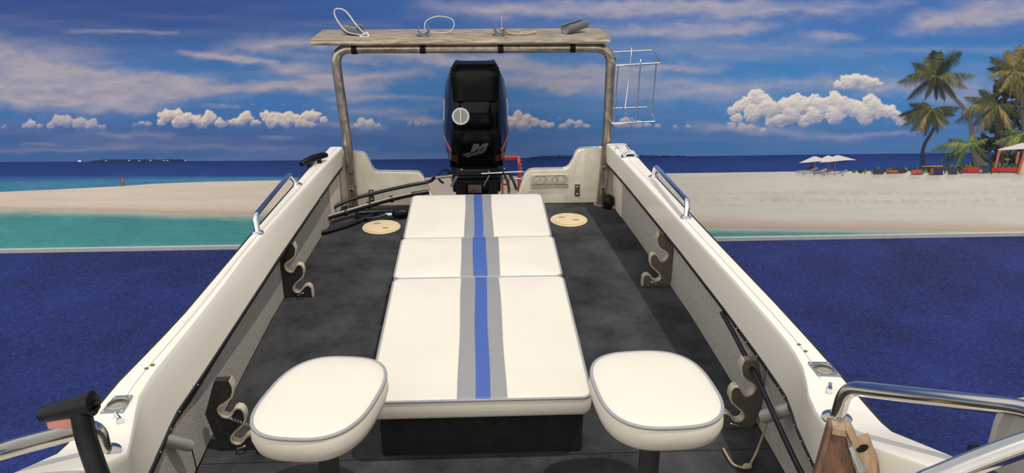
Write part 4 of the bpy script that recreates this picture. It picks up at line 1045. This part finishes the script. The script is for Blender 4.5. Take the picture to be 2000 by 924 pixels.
MB().tube([(CX, 4.88, -.535), (CX, 4.94, -.535), (CX, 5.05, -.535), (CX, 5.2, -.535), (CX, 5.30, -.535)], [.01, .035, .045, .045, .035], 20).build('gearcase', 'satin', mo, smooth=60)
MB().prism([(4.95, -.55), (5.22, -.55), (5.26, FLOOR+.012), (5.20, FLOOR+.004), (5.12, FLOOR+.03)], CX-.006, CX+.006, 'yz').build('skeg', 'satin', mo, smooth=0)
MB().box(CX-.09, CX+.09, 5.0, 5.36, -.43, -.42, .003).build('cavitation_plate', 'satin', mo)
for q in range(3):
    a = q*2*PI/3+.4; R = []
    for k_ in range(6):
        r = .03+.11*k_/5; wv = .05*math.sin(PI*(.2+.75*k_/5)); c_ = Vector((CX+r*math.cos(a), 5.325, -.535+r*math.sin(a))); tn = Vector((-math.sin(a), 0, math.cos(a)))
        R.append([c_-tn*wv+Vector((0, -.02, 0)), c_+Vector((0, .004, 0)), c_+tn*wv+Vector((0, .02, 0)), c_+Vector((0, -.004, 0))])
    MB().rings(R).build('propeller_blade', 'alu', mo, smooth=50)
MB().tube([(CX, 5.295, -.535), (CX, 5.36, -.535)], [.035, .028], 16).build('propeller_hub', 'satin', mo, smooth=50)
# clamp bracket on the transom, tilt tube and rigging
for s in (-1, 1): MB().box(CX+s*.10-.03, CX+s*.10+.03, 4.80, 5.0, -.2, .115, .008).build('clamp_bracket', 'satin', mo)
MB().box(CX-.15, CX+.15, 4.83, 4.90, .05, .125, .01).build('swivel_bracket', 'satin', mo)
MB().box(CX-.055, CX+.03, 4.81, 4.832, .05, .10, .003).build('rusty_plate', 'rust', mo)
MB().tube([(-.19, 4.86, .155), (.19, 4.86, .162)], .012, 12).build('tilt_tube', 'satin', mo, smooth=60)
MB().tube(fillet([(.02, 4.845, .165), (.285, 4.86, .170), (.288, 4.85, .125), (.16, 4.85, .130)], .014), .0072, 10).build('steering_rod', 'chrome', mo, smooth=60)
for pts in ([(.135, 4.90, .185), (.17, 4.82, .15), (.185, 4.79, .11), (.19, 4.76, .07)], [(.135, 4.91, .19), (.20, 4.84, .15), (.225, 4.80, .11), (.235, 4.765, .085)]):
    MB().tube(spline(pts, 6), .0085, 10).build('rigging_hose', 'rubber', mo, smooth=60)
MB().tube(spline([(-.165, 4.87, .165), (-.21, 4.85, .19), (-.245, 4.84, .165), (-.24, 4.84, .13), (-.215, 4.82, .115)], 6), .007, 10).build('rigging_hose', 'rubber', mo, smooth=60)
for x in (-.155, -.145, .05): MB().tube(spline([(x+.02, 4.835, .155), (x, 4.826, .12), (x-.015, 4.824, .09)], 5), .0045, 8).build('wire_strand', 'pvc', mo, smooth=60)
for x, z in ((-.10, .175), (.165, .178), (.07, .16)): MB().ball((x, 4.90 if x < .1 else 4.90, z), .007).build('bolt', 'chrome', mo, smooth=60)
# red steel frame standing behind the transom
rf = thing('red_frame', (.295, 5.45, FLOOR), 'red painted steel frame standing behind the transom beside the motor', 'frame')
MB().box(.278, .306, 5.44, 5.47, FLOOR, .048, .003).build('post', 'redpaint', rf)
MB().box(-.02, .29, 5.62, 5.645, .015, .042, .003).build('arm', 'redpaint', rf)
MB().box(.280, .302, 5.46, 5.645, .014, .044, .003).build('elbow', 'redpaint', rf)
MB().tube([(.295, 5.455, .048), (.318, 5.45, .056)], .009, 10).build('bolt', 'chrome', rf, smooth=60)  # chrome stub added as the bright highlight at the post corner
MB().box(-.02, .005, 5.62, 5.645, FLOOR, .03, .003).build('far_post', 'redpaint', rf)
MB().box(.15, .275, 5.452, 5.462, -.30, -.27, .003).build('rung', 'redpaint', rf)
for x in (.165, .208): MB().box(x, x+.012, 5.445, 5.465, -.29, -.052, .002).build('small_post', 'redpaint', rf)
MB().box(.162, .223, 5.443, 5.467, -.056, -.045, .002).build('small_cap', 'gelworn', rf)
MB().box(.17, .215, 5.452, 5.459, -.115, -.105, .002).build('brace', 'redpaint', rf)

# ------------------------------------------------------------------ control lever and teak rack
cl = thing('control_lever', (-.80, 1.42, .45), 'black T-handled motor control lever with a salmon trim switch', 'control lever')
A = Vector((-.918, 1.481, .716)); B = Vector((-.825, 1.486, .737)); Dn = Vector((-.790, 1.43, .60))
MB().tube([A-Vector((.006, 0, .0)), A, A+(B-A)*.3, A+(B-A)*.7, B, B+Vector((.014, 0, .002)), B+Vector((.018, -.001, .002))], [.011, .0175, .019, .022, .026, .027, .018], 18).build('handle', 'satin', cl, smooth=60)
MB().tube(spline([B+Vector((-.012, 0, .0)), B+Vector((-.010, -.01, -.03)), B+Vector((-.002, -.025, -.075)), Dn-Vector((.012, 0, 0)), Dn+Vector((.012, -.02, -.07)), Dn+Vector((.028, -.04, -.16))], 6), [.0215]*31, 16).build('arm', 'satin', cl, smooth=60)
k = MB().box(-.908, -.848, 1.47, 1.488, .686, .712, .006); o = k.build('trim_switch', 'trigger', cl)
k = MB()
for d in (.006, -.008): k.box(B.x+.018, B.x+.026, B.y-.012, B.y+.006, B.z+d-.004, B.z+d+.003, .002)
k.build('button', 'satin', cl)
MB().box(-.84, -.70, 1.33, 1.50, .42, .475, .02).build('control_box', 'satin', cl)
MB().box(-.86, -.66, 1.28, 1.53, .0, .43, .02).build('console', 'gel', boat)

tk = thing('teak_rack', (.86, 1.55, .3), 'varnished teak holder with a metal hasp fixed to the coaming', 'rack')
def slab(c, th):
    t = Vector(th); P = [Vector(p) for p in c]
    return MB().add(P+[p+t for p in P], [(0, 1, 2, 3), (7, 6, 5, 4), (0, 4, 5, 1), (1, 5, 6, 2), (2, 6, 7, 3), (3, 7, 4, 0)])
# dark leaf with a raised border, pale leaf with a thumb hole, hasp along the ridge between them
slab([(.806, 1.565, .579), (.836, 1.55, .577), (.905, 1.42, .30), (.712, 1.44, .30)], (.006, .022, .008)).build('dark_leaf', 'teak', tk, smooth=0, bevel=.002)
slab([(.804, 1.558, .580), (.812, 1.553, .580), (.722, 1.43, .30), (.706, 1.436, .30)], (.006, .024, .008)).build('border', 'teak', tk, smooth=0, bevel=.0015)
slab([(.812, 1.553, .581), (.838, 1.541, .578), (.840, 1.536, .565), (.810, 1.548, .565)], (.004, .024, .008)).build('border', 'teakgrey', tk, smooth=0, bevel=.0015)
slab([(.836, 1.549, .577), (.862, 1.552, .570), (.875, 1.535, .538), (.850, 1.522, .532)], (.004, .022, .008)).build('ridge_block', 'teakgrey', tk, smooth=0, bevel=.002)
pl = slab([(.858, 1.535, .538), (.906, 1.552, .541), (.99, 1.40, .30), (.88, 1.418, .30)], (.004, .022, .010)).build('pale_leaf', 'teakgrey', tk, smooth=0, bevel=.002)
hc = Vector((.8825, 1.5395, .531)); hx = Vector((.048, .017, .003)).normalized(); hy = Vector((.03, -.14, -.24)).normalized(); hn_ = hx.cross(hy).normalized()
if hn_.y > 0: hn_ = -hn_
hp = [hc+hx*(.017*math.cos(a))+hy*(.008*math.sin(a)) for a in [i*2*PI/24 for i in range(24)]]
MB().rings([[p+hn_*.0035 for p in hp], [p-hn_*.004 for p in hp]]).build('thumb_hole', 'satin', pl, smooth=0)
slab([(.842, 1.526, .546), (.853, 1.524, .549), (.880, 1.500, .500), (.868, 1.492, .484)], (-.002, -.004, .001)).build('hasp', 'alu', tk, smooth=0, bevel=.0012)
MB().ball((.871, 1.493, .492), .004).build('hasp_pin', 'rust', tk, smooth=60)
MB().tube([(.838, 1.544, .578), (.851, 1.528, .55)], .0022, 8).build('hinge_pin', 'rust', tk)
MB().tube([(.872, 1.490, .482), (.885, 1.474, .44), (.90, 1.45, .38)], .006, 10).build('hook_bar', 'chrome', tk, smooth=60)

# ------------------------------------------------------------------ light, sky, camera
sd = bpy.data.lights.new('sun', 'SUN'); sd.energy = 2.05; sd.angle = math.radians(.8); sd.color = (1, .94, .86)
so = bpy.data.objects.new('sun', sd); COL.objects.link(so); so.location = (3, -2, 9)
so.rotation_euler = Vector((.30, -.16, 1)).to_track_quat('Z', 'Y').to_euler()
W = bpy.data.worlds.new('world'); SC.world = W; W.use_nodes = True
nt = W.node_tree; N = nt.nodes; L = nt.links; bg = N['Background']
tc = N.new('ShaderNodeTexCoord'); sp = N.new('ShaderNodeSeparateXYZ'); L.new(tc.outputs['Generated'], sp.inputs[0])
r = N.new('ShaderNodeValToRGB'); e = r.color_ramp.elements
e[0].position = .0; e[0].color = (.10, .10, .11, 1); e[1].position = 1.; e[1].color = (.78, .84, .95, 1)
a = r.color_ramp.elements.new(.48); a.color = (.25, .24, .23, 1)
a = r.color_ramp.elements.new(.52); a.color = (.95, .92, .86, 1)
a = r.color_ramp.elements.new(.7); a.color = (1, .97, .93, 1)
mr = N.new('ShaderNodeMapRange'); mr.inputs[1].default_value = -1; mr.inputs[2].default_value = 1
L.new(sp.outputs['Z'], mr.inputs[0]); L.new(mr.outputs[0], r.inputs['Fac'])
my = N.new('ShaderNodeMapRange'); my.inputs[1].default_value = .1; my.inputs[2].default_value = -1; my.inputs[3].default_value = .85; my.inputs[4].default_value = 1.75
L.new(sp.outputs['Y'], my.inputs[0]); mxx = N.new('ShaderNodeMapRange'); mxx.inputs[1].default_value = -1; mxx.inputs[2].default_value = 1; mxx.inputs[3].default_value = 1.5; mxx.inputs[4].default_value = .5
L.new(sp.outputs['X'], mxx.inputs[0]); mm = N.new('ShaderNodeMath'); mm.operation = 'MULTIPLY'
L.new(my.outputs[0], mm.inputs[0]); L.new(mxx.outputs[0], mm.inputs[1]); L.new(mm.outputs[0], bg.inputs['Strength'])
L.new(r.outputs['Color'], bg.inputs['Color'])

cam = bpy.data.cameras.new('camera'); co = bpy.data.objects.new('camera', cam); COL.objects.link(co)
cam.sensor_width = 36; cam.lens = FOC/2000*36; cam.clip_start = .05; cam.clip_end = 100
co.location = EYE; co.rotation_euler = Matrix((RT, UP, -FW)).transposed().to_euler()
SC.camera = co
SC.view_settings.view_transform = 'Standard'; SC.view_settings.look = 'None'
SC.view_settings.exposure = 0; SC.view_settings.gamma = 1; SC.view_settings.use_curve_mapping = False
